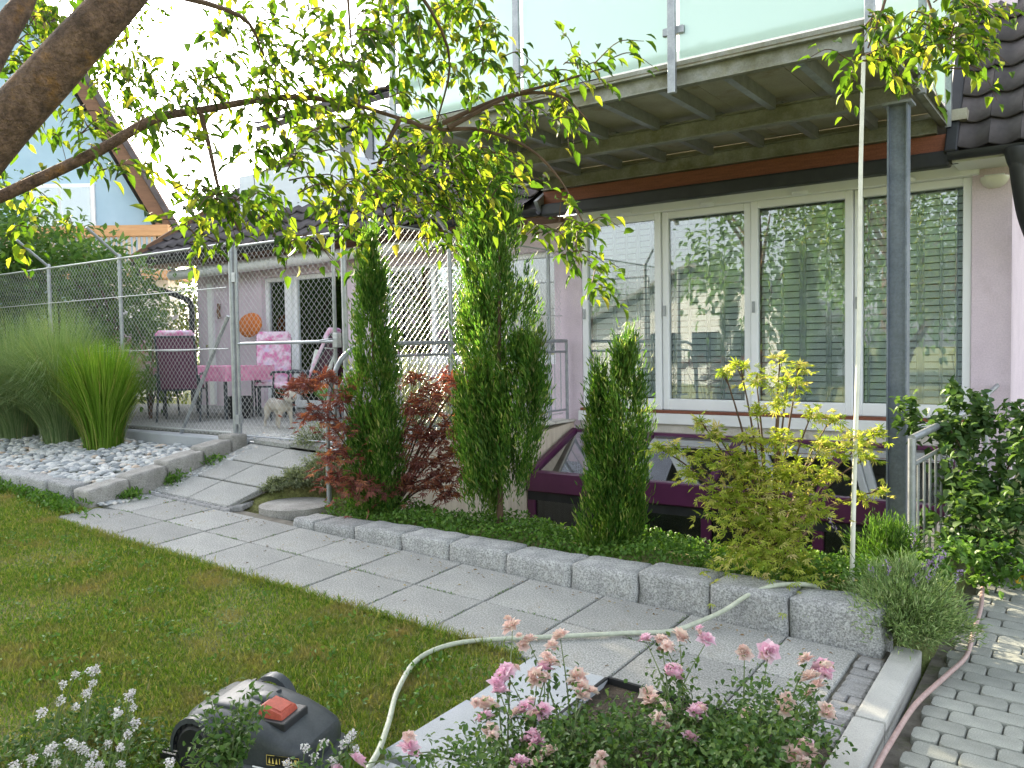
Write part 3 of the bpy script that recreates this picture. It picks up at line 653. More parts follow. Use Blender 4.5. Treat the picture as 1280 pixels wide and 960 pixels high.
def subtiles(part, x0, x1, y0, z0, pitch, nr):
    me = tile_mesh(.295, .4)
    for r in range(nr):
        for c in range(int((x1-x0)/.3)): link('roof_tile', me, part, (x0+.3*(c+.5), y0 + r*.36*math.cos(pitch), z0 + r*.36*math.sin(pitch)), (pitch,0,0))
subtiles(dr, -13.1, -10.9, .88, 4.16, R(36), 9); subtiles(dr2, -11.9, -8.95, 1.08, 5.63, R(24), 6)
# steep roof over the right end
PR = R(60)
rr_ = slope(-.27, 1.3, -.46, 3.18, PR, 4.4).build('steep_roof', M['roofunder'], house)
tiled(rr_, -.25, 1.3, -.5, 3.17, PR, 4.3, .235, .3, maxn=150)
MB().beam((-.3,-.52,3.12),(-.3,-.52+4.4*math.cos(PR),3.12+4.4*math.sin(PR)),.1,.2).build('verge_flashing', M['dark'], rr_, bevel=.01, seg=1)
gutter(-.32, 1.3, -.58, 3.15, M['dark'])
MB().tube(bez([(.2,-.58,3.12),(.2,-.58,2.95),(.24,-.4,2.6),(.3,-.16,2.35),(.3,-.1,2.1),(.3,-.1,.2)], 5), .06, 10).build('downpipe', M['dark'], house, True)
MB().lathe([(.05,-.16),(.075,-.1),(.1,0),(.1,.02),(.07,.02)], (.2,-.58,3.1), 14).build('rain_hopper', M['dark'], house, True)
MB().box(-.3, 1.3, -.5, .0, 3.08, 3.12).build('eaves_board', M['awning'], house)
# board and black beam under the balcony
MB().box(-4.6, -.3, -.5, -.44, 3.19, 3.34).build('fascia_board', M['wood_red'], house)
MB().box(-4.62, -.31, -.56, -.42, 3.05, 3.188).build('black_gutter_box', M['dark'], house, bevel=.02)
MB().box(-4.6, -.3, -.42, .02, 3.165, 3.185).build('soffit', M['frame'], house)

MB().box(-4.95, -.19, -.47, 1.5, 3.455, 3.55).build('flat_roof', M['deck'], house)
# ---- steel balcony
bal = empty('balcony', (-2.5, -1.7, 3.4), label='galvanised steel balcony with frosted glass panels above the windows', cat='balcony')
def cbeam(p, q, h=.135, w=.06, t_=.012, side=1):
    p, q = Vector(p), Vector(q); d_ = (q-p).normalized(); n_ = Vector((0,0,1)).cross(d_)*side; b = MB()
    b.beam(p, q, t_, h)
    for s_ in (-1, 1): b.beam(p + n_*w/2 + Vector((0,0,s_*(h/2-t_/2))), q + n_*w/2 + Vector((0,0,s_*(h/2-t_/2))), w, t_)
    return b
cbeam((-4.62,-2.97,3.48),(-.4,-2.97,3.48), side=-1).build('edge_beam', M['steel_moss'], bal)
cbeam((-.4,-2.95,3.48),(-.4,-.45,3.48), side=-1).build('edge_beam', M['steel_moss'], bal)
cbeam((-4.62,-2.95,3.48),(-4.62,-.45,3.48)).build('edge_beam', M['steel_moss'], bal)
for y in (-1.75, -.5): MB().beam((-4.6,y,3.42),(-.42,y,3.42),.012,.14).beam((-4.6,y,3.355),(-.42,y,3.355),.1,.012).beam((-4.6,y,3.49),(-.42,y,3.49),.1,.012).build('main_beam', M['steel_moss'], bal)
for k in range(8):
    x = -.93 - .525*k
    MB().beam((x,-2.93,3.505),(x,-1.82,3.505),.06,.1).build('joist', M['steel'], bal); MB().beam((x,-1.68,3.505),(x,-.56,3.505),.06,.1).build('joist', M['steel'], bal)
for k in range(6):
    x = -.45 - .69*k; MB().box(x-.685, x, -2.94, -.44, 3.557, 3.59).build('deck_panel', M['deck'], bal)
MB().beam((-4.66,-3.0,3.58),(-.36,-3.0,3.58),.03,.03).build('drip_edge', M['steel_moss'], bal)
SX = [-.42, -1.79, -3.18, -4.58]
for x in SX:
    st = MB().box(x-.03, x+.03, -3.07, -3.03, 3.36, 4.75).build('stanchion', M['steel'], bal, bevel=.004, seg=1)
    for z in (3.82, 4.5): MB().box(x-.085, x+.085, -3.035, -2.995, z-.03, z+.03).build('glass_clamp', M['steel'], st, bevel=.006, seg=1)
for a, c in zip(SX[1:], SX[:-1]): MB().box(a+.045, c-.045, -3.02, -3.008, 3.61, 4.68).build('glass_panel', M['frost'], bal)
MB().tube([(-4.6,-3.05,4.77),(-.36,-3.05,4.77)], .024, 8).build('top_rail', M['steel'], bal, True)
for a, c in ((-2.95,-1.75),(-1.7,-.5)): MB().box(-.372, -.36, a, c, 3.61, 4.68).build('glass_panel', M['frost'], bal)
for y in (-1.73, -.46): MB().box(-.36, -.31, y-.03, y+.03, 3.4, 4.75).build('stanchion', M['steel'], bal)
MB().tube([(-.34,-3.05,4.77),(-.34,-.45,4.77)], .024, 8).build('top_rail', M['steel'], bal, True)
MB().box(-.56, -.43, -1.758, -1.742, -1.5, 3.35).box(-.568, -.556, -1.81, -1.69, -1.5, 3.35).box(-.434, -.422, -1.81, -1.69, -1.5, 3.35).build('post', M['steel_blue'], bal)
MB().box(-.6, -.39, -1.84, -1.66, 3.33, 3.349).build('head_plate', M['steel'], bal)

# ---- purple glazed roof over the basement pit
con = empty('glazed_pit_roof', (-2.4, -.6, 0), label='purple framed sloping glass roof over the basement windows', cat='skylight')
RX = [-4.45, -3.42, -2.38, -1.3, -.26]; zr, zf = .5, .1
MB().box(-4.5, -.22, -.12, -.022, zr-.09, zr+.02).build('wall_rail', M['purple'], con, bevel=.008, seg=1)
MB().box(-4.5, -.22, -1.1, -.98, zf-.2, zf+.03).build('front_beam', M['purple'], con, bevel=.012, seg=1)
MB().box(-4.5, -.22, -1.06, -.99, zf-.3, zf-.202).build('sill_beam', M['dark'], con)
for x in RX: MB().beam((x,-.1,zr-.01),(x,-1.02,zf+.01),.055,.09).build('rafter', M['purple'], con)
for a, c in zip(RX[:-1], RX[1:]):
    s_ = (zf-zr)/.9
    MB().add([(a+.028,-.1,zr),(c-.028,-.1,zr),(c-.028,-1.0,zf+.02),(a+.028,-1.0,zf+.02)], [(0,1,2,3)]).build('roof_pane', M['roofpane'], con)
    MB().box(a+.03, c-.03, -1.03, -1.022, -1.6, zf-.3).build('front_pane', M['darkglass'], con)
for x in RX[1:-1] + [-4.46, -.25]: MB().box(x-.05, x+.05, -1.06, -.98, -1.65, zf-.3).build('front_post', M['purple'], con, bevel=.006, seg=1)
MB().box(-4.5, -.22, -1.0, 0, -1.8, -1.7).build('pit_floor', M['slab'], con)

# ================================================================== FENCES AND RAILINGS
def onlow(px, py, h=0.0):                        # where that sight line meets the garden plane
    d = at(px, py, 1.0) - np.array(CAM); c = np.array(CAM)
    t_ = (.2207 + h - .0389*c[0] + .0545*c[1] - c[2])/(d[2] + .0389*d[0] - .0545*d[1]); return c + t_*d
def wire_mesh(name, parent, P, Q, H, s=.074, r=.0017):
    P, Q = np.array(P, float), np.array(Q, float); L = np.linalg.norm(Q-P); e = (Q-P)/L; up = np.array([0,0,1.0]); nrm = np.cross(e, up); nrm /= np.linalg.norm(nrm)
    V = []; F = []
    for sg in (1, -1):
        for c in np.arange(-H, L+H, s):
            # u = c + sg*v
            lo_, hi_ = (max(0, -c), min(H, L-c)) if sg == 1 else (max(0, c-L), min(H, c))
            if hi_-lo_ < .02: continue
            a = P + e*(c+sg*lo_) + up*lo_; b = P + e*(c+sg*hi_) + up*hi_; d = (b-a)/np.linalg.norm(b-a); o1 = np.cross(d, nrm)
            k = len(V)
            for q in (a, b):
                for an in (0, 2.094, 4.189): V.append(q + (o1*math.cos(an) + nrm*math.sin(an))*r + nrm*sg*r*.6)
            F += [(k,k+1,k+4,k+3),(k+1,k+2,k+5,k+4),(k+2,k,k+3,k+5)]
    return link(name, npmesh(name, V, F, M['wire']), parent)
def post(parent, x, y, z0, z1, r=.024, arm=None, name='post'):
    pts = [(x,y,z0),(x,y,z1)]
    o = MB().tube(pts, r, 10).build(name, M['steel'], parent, True)
    MB().lathe([(0,.02),(r*.8,.012),(r*1.15,0),(r*1.15,-.03)], (x,y,z1), 10).build('cap', M['steel'], o, True)
    if arm: MB().tube([(x,y,z1-.02),(x+arm[0],y+arm[1],z1+arm[2])], r*.8, 8).build('angled_arm', M['steel'], o, True)
    return o
FY = -3.3
fen = empty('chain_link_fence', (-9.5, FY, .4), label='chain link fence with steel posts behind the ornamental grasses', cat='fence')
for x, zt in ((-8.88,2.7),(-10.6,2.7),(-12.3,2.7),(-14.0,2.7)): post(fen, x, FY, .3, zt, arm=(-.02,-.38,.3))
wire_mesh('mesh', fen, (-14.0,FY,.62), (-6.8,FY,.62), 2.04)
for z in (2.66, 2.2, 1.55, .66): MB().tube([(-14,FY-.02,z),(-6.78,FY-.02,z)], .006 if z < 2.6 else .011, 6).build('tension_wire', M['wire'], fen)
MB().tube([(-7.75,FY+.02,.6),(-6.82,FY+.02,1.9)], .02, 8).build('brace', M['steel'], fen, True)
gate = empty('mesh_gate', (-5.9, FY, .5), label='tall galvanised mesh gate at the top of the slab ramp', cat='gate')
for x in (-6.72, -5.02): post(gate, x, FY, .2, 2.68, .03 if x < -6 else .028, name='gate_post')
f = MB(); x0, x1, z0, z1 = -6.64, -5.16, .56, 2.62
f.tube([(x0,FY,z0),(x0,FY,z1)], .018, 8); f.tube([(x1,FY,z0),(x1,FY,z1)], .018, 8)
f.tube([(x0,FY,z0),(x1,FY,z0)], .018, 8); f.tube([(x0,FY,z0+.07),(x1,FY,z0+.07)], .008, 6); f.tube([(x0,FY,z1),(x1,FY,z1)], .014, 8); f.tube([(x0,FY,1.6),(x1,FY,1.6)], .016, 8)
f.build('gate_frame', M['steel'], gate, True)
wire_mesh('mesh', gate, (x0,FY,z0), (x1,FY,z0), z1-z0)
MB().box(-5.17,-5.1,FY-.03,FY+.03,1.54,1.68).build('lock_box', M['steel'], gate, bevel=.006, seg=1)
MB().tube([(-5.14,FY-.05,1.62),(-5.14,FY-.1,1.62),(-5.26,FY-.1,1.61)], .01, 6).build('handle', M['steel'], gate, True)
for z in (.8, 2.3): MB().box(-6.69,-6.63,FY-.025,FY+.025,z-.05,z+.05).build('hinge', M['steel'], gate)
sf = empty('chain_link_fence', (-4.62, -1.6, .6), label='chain link fence along the terrace edge behind the tall conifer', cat='fence')
for y, a in ((-2.18,(-.02,-.3,.24)),(-.33,None),(-3.28,None)): post(sf, -4.66, y, .55, 2.7, arm=a)
wire_mesh('mesh', sf, (-4.66,-3.28,.68), (-4.66,-.05,.68), 2.0)
for z in (2.68, 1.9, .7): MB().tube([(-4.66,-3.28,z),(-4.66,-.03,z)], .006 if z < 2.6 else .01, 6).build('tension_wire', M['wire'], sf)
rail = empty('terrace_railing', (-4.58, -1.6, .6), label='galvanised terrace railing curving down beside the ramp', cat='railing')
MB().tube(bez([(-4.58,-.06,1.59),(-4.58,-1.5,1.58),(-4.58,-3.0,1.57),(-4.58,-3.45,1.56),(-4.6,-3.72,1.46),(-4.62,-3.86,1.2),(-4.63,-3.9,.8),(-4.63,-3.9,.2)], 6), .022, 10).build('handrail', M['steel'], rail, True)
MB().tube(bez([(-4.58,-.06,1.46),(-4.58,-3.2,1.45),(-4.6,-3.6,1.36),(-4.62,-3.78,1.12),(-4.63,-3.82,.85)], 6), .014, 8).build('lower_rail', M['steel'], rail, True)
MB().tube([(-4.58,-.06,.75),(-4.58,-3.4,.75)], .012, 8).build('bottom_rail', M['steel'], rail, True)
bm_ = MB().tube([(0,0,.755),(0,0,1.45)], .006, 6).mesh('baluster', M['steel'], True)
for k in range(24): link('baluster', bm_, rail, (-4.58, -.2-.135*k, 0))
for y in (-.06, -2.3): MB().tube([(-4.58,y,.55),(-4.58,y,1.585)], .02, 8).build('rail_post', M['steel'], rail, True)
hr = empty('stair_railing', (-.15, -3.0, .1), label='short galvanised stair handrail beside the leafy shrub', cat='railing')
A_, B_ = np.array((-.15,-3.12,.9)), np.array((.02,-1.35,1.0))
MB().tube([A_, B_], .025, 10).build('handrail', M['steel'], hr, True)
MB().tube([A_-[0,0,.17], B_-[0,0,.17]], .014, 8).build('lower_rail', M['steel'], hr, True)
MB().tube([(A_[0],A_[1],-.1), A_], .024, 10).build('rail_post', M['steel'], hr, True)
for k in range(1, 13):
    q = A_ + (B_-A_)*k/13
    MB().tube([(q[0],q[1],0), q-[0,0,.17]], .008, 6).build('baluster', M['steel'], hr)
MB().tube([(.02,-.9,.4),(.02,-.9,1.02),(.02,-.84,1.06),(.02,-.05,1.1)], .02, 8).build('wall_end', M['steel'], hr, True)

# ================================================================== THINGS ON THE TERRACE
def garden_chair(name, label, back_mat, loc, rz, lean=.3, group='high backed garden chairs on the terrace'):
    c = empty(name)
    sy, sz = .3, 1.0                              # back direction
    bk = lambda t_: Vector((0, .22 + lean*t_*.72, .42 + .74*t_))
    for s_ in (-1, 1):
        MB().tube([(s_*.27,-.26,0),(s_*.27,-.22,.4),(s_*.28,-.2,.62)], .014, 8).build('leg', M['chair_frame'], c, True)
        MB().tube([(s_*.27,.34,0),(s_*.27,.2,.4),(s_*.26,.26,.62)], .014, 8).build('leg', M['chair_frame'], c, True)
        MB().tube(bez([(s_*.285,-.24,.6),(s_*.29,-.2,.64),(s_*.29,0,.64),(s_*.285,.28,.63)], 4), .017, 8).build('armrest', M['chair_frame'], c, True)
    b = MB()
    for s_ in (-1, 1): b.tube([(s_*.24,)+tuple(bk(0))[1:], (s_*.24,)+tuple(bk(.95))[1:]], .013, 8)
    b.tube([(-.24,)+tuple(bk(.95))[1:], (.24,)+tuple(bk(.95))[1:]], .013, 8)
    b.build('back_frame', M['chair_frame'], c, True)
    MB().tube([(-.25,-.24,.42),(.25,-.24,.42)], .012, 8).tube([(-.25,.2,.42),(.25,.2,.42)], .012, 8).build('seat_frame', M['chair_frame'], c, True)
    MB().beam((0,-.25,.46),(0,.2,.44), .48, .06).build('seat_cushion', M['cushion'], c, True, bevel=.022, seg=3)
    p, q = bk(.02), bk(1.0); n_ = Vector((0,-1,lean)).normalized()
    bc = MB()
    bc.beam(p + n_*.035, q + n_*.035, .49, .05, up=(0,-1,0)); bo = bc.build('back_cushion', M[back_mat], c, True, bevel=.022, seg=3)
    MB().beam(p + n_*.003 - n_*.001, bk(.93) + n_*.003, .45, .012, up=(0,-1,0)).build('back_sling', M['cushion_back'], c)
    hc = MB().beam(bk(.84) + n_*.055, bk(1.04) + n_*.04, .44, .07, up=(0,-1,0)).build('head_cushion', M[back_mat], c, True, bevel=.03, seg=3)
    st_ = MB().tube([(-.25,)+tuple(bk(.72)-n_*.012)[1:], (0,)+tuple(bk(.71)-n_*.016)[1:], (.25,)+tuple(bk(.72)-n_*.012)[1:]], .009, 6).build('strap', M['strap'], bo)
    c.location = loc; c.rotation_euler = (0, 0, rz)
    return tag(c, label, 'chair', group)
# facing -y locally; rz turns it
garden_chair('garden_chair', 'garden chair turned away with plum back and white strap, nearest the grasses', 'cushion', (-9.35,-2.2,.605), R(226))
garden_chair('garden_chair', 'garden chair facing the camera with pink and white patchwork cushion', 'cushion', (-8.9,-1.05,.605), R(48))
garden_chair('garden_chair', 'garden chair leaning back in side view beside the green bowl', 'cushion', (-8.05,-1.35,.605), R(300), lean=.5)
garden_chair('garden_chair', 'garden chair at the far left end of the pink table', 'cushion', (-10.6,-1.9,.605), R(100))
tb = empty('garden_table', (-9.6, -1.6, .6), label='long garden table under a pink cloth on the terrace', cat='table')
MB().box(-10.5,-8.75,-1.95,-1.2,1.29,1.32).build('tabletop', M['chair_frame'], tb)
for x in (-10.35,-8.9):
    for y in (-1.85,-1.3): MB().tube([(x,y,.605),(x,y,1.29)], .025, 8).build('leg', M['chair_frame'], tb, True)
n = 60; ring = []
for k in range(n):                               # cloth outline with soft folds
    t_ = k/n*4; s_ = int(t_); u = t_-s_; cs = [(-10.53,-1.98),(-8.72,-1.98),(-8.72,-1.17),(-10.53,-1.17)]
    a, c_ = cs[s_], cs[(s_+1) % 4]; ring.append((a[0]+(c_[0]-a[0])*u, a[1]+(c_[1]-a[1])*u))
V = [(x,y,1.327) for x,y in ring]
for j, dz in enumerate((.01,.1,.2)):
    for k,(x,y) in enumerate(ring):
        dx, dy = x+9.62, y+1.575; f_ = 1 + (.008+.012*math.sin(k*1.7))*(j)*.5; V.append((-9.62+dx*f_, -1.575+dy*(1+.03*math.sin(k*1.3)*j*.5), 1.327-dz))
F = [(j*n+k, j*n+(k+1)%n, (j+1)*n+(k+1)%n, (j+1)*n+k) for j in range(3) for k in range(n)] + [tuple(range(n))]
cl = bpy.data.meshes.new('tablecloth'); cl.from_pydata(V, [], F); cl.materials.append(M['cloth_pink'])
tag(link('tablecloth', cl), 'pink patterned tablecloth hanging over the garden table', 'tablecloth')
cw = MB(); cw.beam((-8.35,-.75,.95),(-8.3,-.6,1.52),.4,.06,up=(0,-1,0)); tag(cw.build('white_cushion', M['cloth_white'], None, True, bevel=.025, seg=3), 'pale green and white cushion propped between two garden chairs', 'cushion')
cs_ = MB().lathe([(0,-.14),(.14,-.13),(.26,-.07),(.29,0),(.26,.07),(.14,.13),(0,.14)], (0,0,0), 20)
oc = cs_.build('orange_cushion', M['orange'], None, True); oc.location = (-10.4,-.28,1.95); oc.rotation_euler = (R(80),0,0); oc.scale = (1,.7,.5); tag(oc, 'round orange cushion against the pink wall beside the terrace door', 'cushion')
bwl = empty('garden_bowl', (-7.4,-1.25,.6), label='green bowl with orange rim on a stand by the side view chair', cat='bowl')
MB().lathe([(0,.3),(.14,.31),(.26,.38),(.33,.5),(.31,.5),(.24,.4),(0,.34)], (-7.4,-1.25,.55), 20).build('bowl', M['green_bowl'], bwl, True)
MB().lathe([(.3,.5),(.335,.49),(.345,.52),(.33,.545),(.3,.53)], (-7.4,-1.25,.55), 20).build('rim', M['orange'], bwl, True)
for k in range(3): MB().tube([(-7.4+.1*math.cos(k*2.1),-1.25+.1*math.sin(k*2.1),.9),(-7.4+.22*math.cos(k*2.1),-1.25+.22*math.sin(k*2.1),.605)], .012, 6).build('leg', M['chair_frame'], bwl)
pp = MB().lathe([(0,0),(.14,0),(.17,.18),(.18,.3),(.16,.3),(.14,.1),(0,.08)], (-8.95,-1.6,.605), 16).build('plant_tub', M['mower_dark'], None, True); tag(pp, 'dark round tub standing under the pink table', 'tub')

# ---- cat
def skin(name, verts, edges_, radii, mat, parent=None, root=0, sub=2):
    me = bpy.data.meshes.new(name); me.from_pydata(verts, edges_, []); me.materials.append(mat); o = link(name, me, parent)
    md = o.modifiers.new('skin', 'SKIN'); md.use_smooth_shade = True
    for i, r in enumerate(radii): me.skin_vertices[0].data[i].radius = (r, r) if not hasattr(r, '__len__') else r
    me.skin_vertices[0].data[root].use_root = True
    o.modifiers.new('sub', 'SUBSURF').levels = sub; o.modifiers['sub'].render_levels = sub
    return o
cat = empty('cat', (0,0,0))
cv = [(-.02,0,.235),(.1,0,.235),(.19,0,.25),(.245,0,.295),(.28,0,.32),(-.13,0,.245),(-.2,0,.23),      # 0..6 spine, neck, head, rump
      (.19,.045,.19),(.2,.05,.11),(.21,.05,.02),(.235,.05,.012), (.17,-.045,.19),(.14,-.05,.11),(.12,-.05,.02),(.145,-.05,.012),   # front legs
      (-.15,.05,.18),(-.12,.055,.12),(-.17,.055,.07),(-.165,.055,.015),(-.14,.055,.012), (-.17,-.05,.18),(-.15,-.055,.12),(-.21,-.055,.07),(-.215,-.055,.015),(-.19,-.055,.012)]
ce = [(0,1),(1,2),(2,3),(3,4),(0,5),(5,6),(2,7),(7,8),(8,9),(9,10),(2,11),(11,12),(12,13),(13,14),(6,15),(15,16),(16,17),(17,18),(18,19),(6,20),(20,21),(21,22),(22,23),(23,24)]
cr_ = [.068,.068,.062,.045,.046,.07,.056] + [.03,.018,.013,.013]*2 + [.04,.026,.015,.013,.013]*2
cb = skin('body', cv, ce, cr_, M['cat_saddle'], cat)
hd = MB().lathe([(0,-.055),(.035,-.045),(.056,-.01),(.056,.02),(.035,.05),(0,.058)], (0,0,0), 16).build('head', M['cat'], cat, True); hd.location = (.31,0,.335); hd.scale = (1.1,1.15,1.1); hd.rotation_euler = (0, R(80), 0); pass
bpy.context.view_layer.update()
for s_ in (-1, 1):
    e = MB().add([(.28,s_*.018,.375),(.305,s_*.055,.365),(.27,s_*.048,.36),(.282,s_*.045,.425)], [(0,1,3),(1,2,3),(2,0,3),(0,2,1)]).build('ear', M['cat_dark'], cat)
    MB().lathe([(0,-.008),(.008,0),(0,.008)], (.36,s_*.026,.345), 8).build('eye', M['mower_dark'], cat, True)
MB().lathe([(0,-.022),(.02,-.012),(.026,0),(.018,.016),(0,.022)], (.36,0,.32), 12).build('muzzle', M['cat_dark'], cat, True)
MB().tube(bez([(-.22,0,.25),(-.29,0,.22),(-.34,.02,.14),(-.4,.04,.1),(-.46,.05,.12)], 5), [.02]*12+[.016]*8+[.008], 8).build('tail', M['cat_dark'], cat, True)
cat.scale = (1.08,1.15,1.15); cat.location = (-7.2,-2.35,.607); cat.rotation_euler = (0,0,R(-14)); tag(cat, 'cream cat with grey back walking behind the mesh gate', 'cat')

# ================================================================== NEIGHBOURS
UX = np.array((math.cos(YAW), math.sin(YAW), 0)); VX = np.array((-math.sin(YAW), math.cos(YAW), 0))
nb = empty('neighbour_house', (0,0,0), label='pale blue neighbouring house with steep brown eaves and timber balcony', cat='house')
def nbm(): return MB()
MB().prism([(-26,-.5),(-8.5,-.5),(-8.5,4.6),(-11.9,10.6),(-26,10.6)], 'y', 21, 29).build('wall', M['blue_wall'], nb)  # top height and leftward run shaped to keep sun off lawn and roses
MB().beam((-7.9,20.6,3.9),(-11.8,20.6,10.8),.42,.22,up=(0,1,0)).build('verge_board', M['wood_brown'], nb)
MB().beam((-7.7,25,3.95),(-11.7,25,11.05),9.2,.12,up=(1,0,0)).box(-26.3,-11.8,20.4,29.4,10.85,11.0).build('roof', M['tile'], nb)  # high flat stretch added as a sun block for the lawn
wn_ = MB().box(-11.9,-10.25,20.93,20.99,4.4,5.75).build('window', M['frame'], nb)
MB().box(-11.8,-11.12,20.9,20.925,4.5,5.65).build('pane', M['pane'], wn_); MB().box(-11.05,-10.35,20.9,20.925,4.5,5.65).build('pane', M['pane'], wn_)
nbb = empty('balcony', (-11,20,4)); attach(nbb, nb)
MB().box(-13.2,-7.9,19.55,19.75,4.25,4.5).build('top_beam', M['wood_orange'], nbb); MB().box(-13.2,-7.9,19.6,20.98,3.28,3.45).build('floor_beam', M['wood_orange'], nbb)
sm_ = MB().box(-.03,.03,-.015,.015,0,.8).mesh('slat', M['slat_wood'])
for k in range(44): link('slat', sm_, nbb, (-13.1+.118*k, 19.66, 3.45))
MB().box(-10.2,-8.2,20.2,20.9,-.5,3.28).build('lower_wall', M['white_wall'], nb)
for o in nb.children:
    if o.type == 'MESH' and o.name.startswith(('wall','roof')):
        for v in o.data.vertices: v.co.x -= max(0, v.co.y-20.4)*.5
nb.matrix_basis = Matrix(((UX[0],VX[0],0,CAM[0]),(UX[1],VX[1],0,CAM[1]),(0,0,1,0),(0,0,0,1)))

# house and trees on the far side of the garden: they show in the window panes
fh = empty('far_house', (-14,-25,0), label='low gabled house behind the photographer, seen mirrored in the window', cat='house')
MB().prism([(-19,-.5),(-9.2,-.5),(-9.2,2.6),(-13.8,4.6),(-19,2.4)], 'y', -33, -25).build('wall', M['white_wall'], fh)
MB().beam((-20,-29,2.25),(-13.8,-29,5.0),8.8,.14,up=(0,0,1)).beam((-13.8,-29,5.0),(-8.3,-29,2.5),8.8,.14,up=(0,0,1)).build('roof', M['slab'], fh)
for k in range(5): MB().box(-17.6+1.9*k,-16.5+1.9*k,-24.99,-24.9,.8,2.1).build('window', M['darkglass'], fh)

# ================================================================== PLANTS
def branch(parent, pts, r0, r1, mat, name='branch', n=6, sm=4):
    c = bez(pts, sm); rr = np.linspace(r0, r1, len(c)); return MB().tube(c, list(rr), n).build(name, mat, parent, True)

def cloud(n, c, r):                              # points in a ragged ball of clumps
    k = max(6, n//40); cc = unit(rng.normal(0,1,(k,3)))*rng.uniform(.35,1,(k,1))**.6*np.array(r); i = rng.integers(0,k,n)
    return np.array(c) + cc[i] + rng.normal(0,.17,(n,3))*np.array(r)
def leafy_tree(name, label, base, h, r, mat, n=1600, L=.22, cat='tree', group=None, trunk=.12):
    t_ = empty(name, base, label=label, cat=cat, group=group); b = np.array(base, float)
    MB().tube([b-[0,0,.3], b+[.05,0,h*.3], b+[0,.1,h*.75]], [trunk, trunk*.8, trunk*.3], 8).build('trunk', M['bark'], t_, True)
    for k in range(6):
        a = k*1.05; branch(t_, [b+[0,0,h*(.3+.07*k)], b+[math.cos(a)*r[0]*.4, math.sin(a)*r[1]*.4, h*(.45+.07*k)], b+[math.cos(a)*r[0]*.75, math.sin(a)*r[1]*.75, h*(.55+.07*k)]], trunk*.4, trunk*.1, M['bark'], 'limb')
    p = cloud(n, b+[0,0,h-r[2]], r); p[:,2] = np.maximum(p[:,2], b[2]+.1)
    o = unit(p-(b+[0,0,h-r[2]]))
    foliage('crown', t_, M[mat], p, o + rdir(n,-.3), rng.uniform(.7,1.2,n)*L, L*.5)
    return t_
# behind the fence on the left
for k, (px, d_, h, r, mat) in enumerate([(5,13.8,3.9,(1.0,1.0,1.65),'leaf_far'),(72,13.2,3.25,(.9,.9,1.3),'leaf_far'),(140,12.8,2.95,(.75,.8,1.2),'leaf_far'),(-45,12.5,3.6,(1.1,1.2,1.6),'leaf_far')]):
    b = at(px,500,d_); b[2] = .3
    leafy_tree('broadleaf_shrub', ['dense green shrub at the left edge behind the fence','tall green shrub below the timber balcony','green shrub beside the second fence post','leafy shrub beyond the left frame edge'][k], b, h, r, mat, 3600, .13, 'shrub', 'shrubs behind the fence', .05)
b = at(185,470,11.8); b[2] = .4
rs = leafy_tree('flowering_shrub', 'loose shrub with white blossoms left of the terrace chairs', b, 1.75, (.55,.5,.65), 'leaf_shrub', 700, .1, 'shrub', trunk=.03)
for k in range(14):
    q = b + np.array([rng.uniform(-.5,.5), rng.uniform(-.5,.5), rng.uniform(.5,1.7)]); p = np.repeat(q[None],9,0)
    foliage('blossom', rs, M['petal_white'], p, rdir(9), .05, .045)
b = at(242,470,16); b[2] = .2
leafy_tree('clipped_hedge', 'yellow green clipped hedge between the two houses', b, 2.5, (1.3,.8,1.2), 'leaf_hedge', 2500, .1, 'hedge', trunk=.04)
b = at(262,430,26); b[2] = .2
leafy_tree('garden_tree', 'dark round tree far off between the two houses', b, 4.4, (1.6,1.6,1.6), 'leaf_far', 1500, .2)
for k, (x, y, h, rr) in enumerate([(-27,-15,6,2.2),(-9.5,-21,9.5,2.7),(-4.5,-18,9,2.4),(-6.5,-27,10,3),(-1.2,-22,8,2.5),(-24,-36,5,3),(-10,-38,11,4),(3,-19,9,3),(-30,-26,9,4)]):
    leafy_tree('garden_tree', ['broad tree at the far left of the garden, mirrored in the glass','tall tree mirrored in the second window','rounded tree mirrored in the third window','tall tree behind the mirrored rounded tree','tree mirrored in the right window','distant tree behind the mirrored house ridge','distant tall tree behind the mirrored house','tree beyond the driveway behind the photographer','far tree at the edge of the mirrored garden'][k], (x,y,0), h, (rr,rr,h*.42), 'leaf_far', 1900, .3, 'tree', 'trees behind the photographer', .22)
leafy_tree('garden_tree', 'pale green tree beyond the right corner of the house', (2.6,9,0), 4.2, (1.2,1.2,1.9), 'leaf_hedge', 1200, .18)

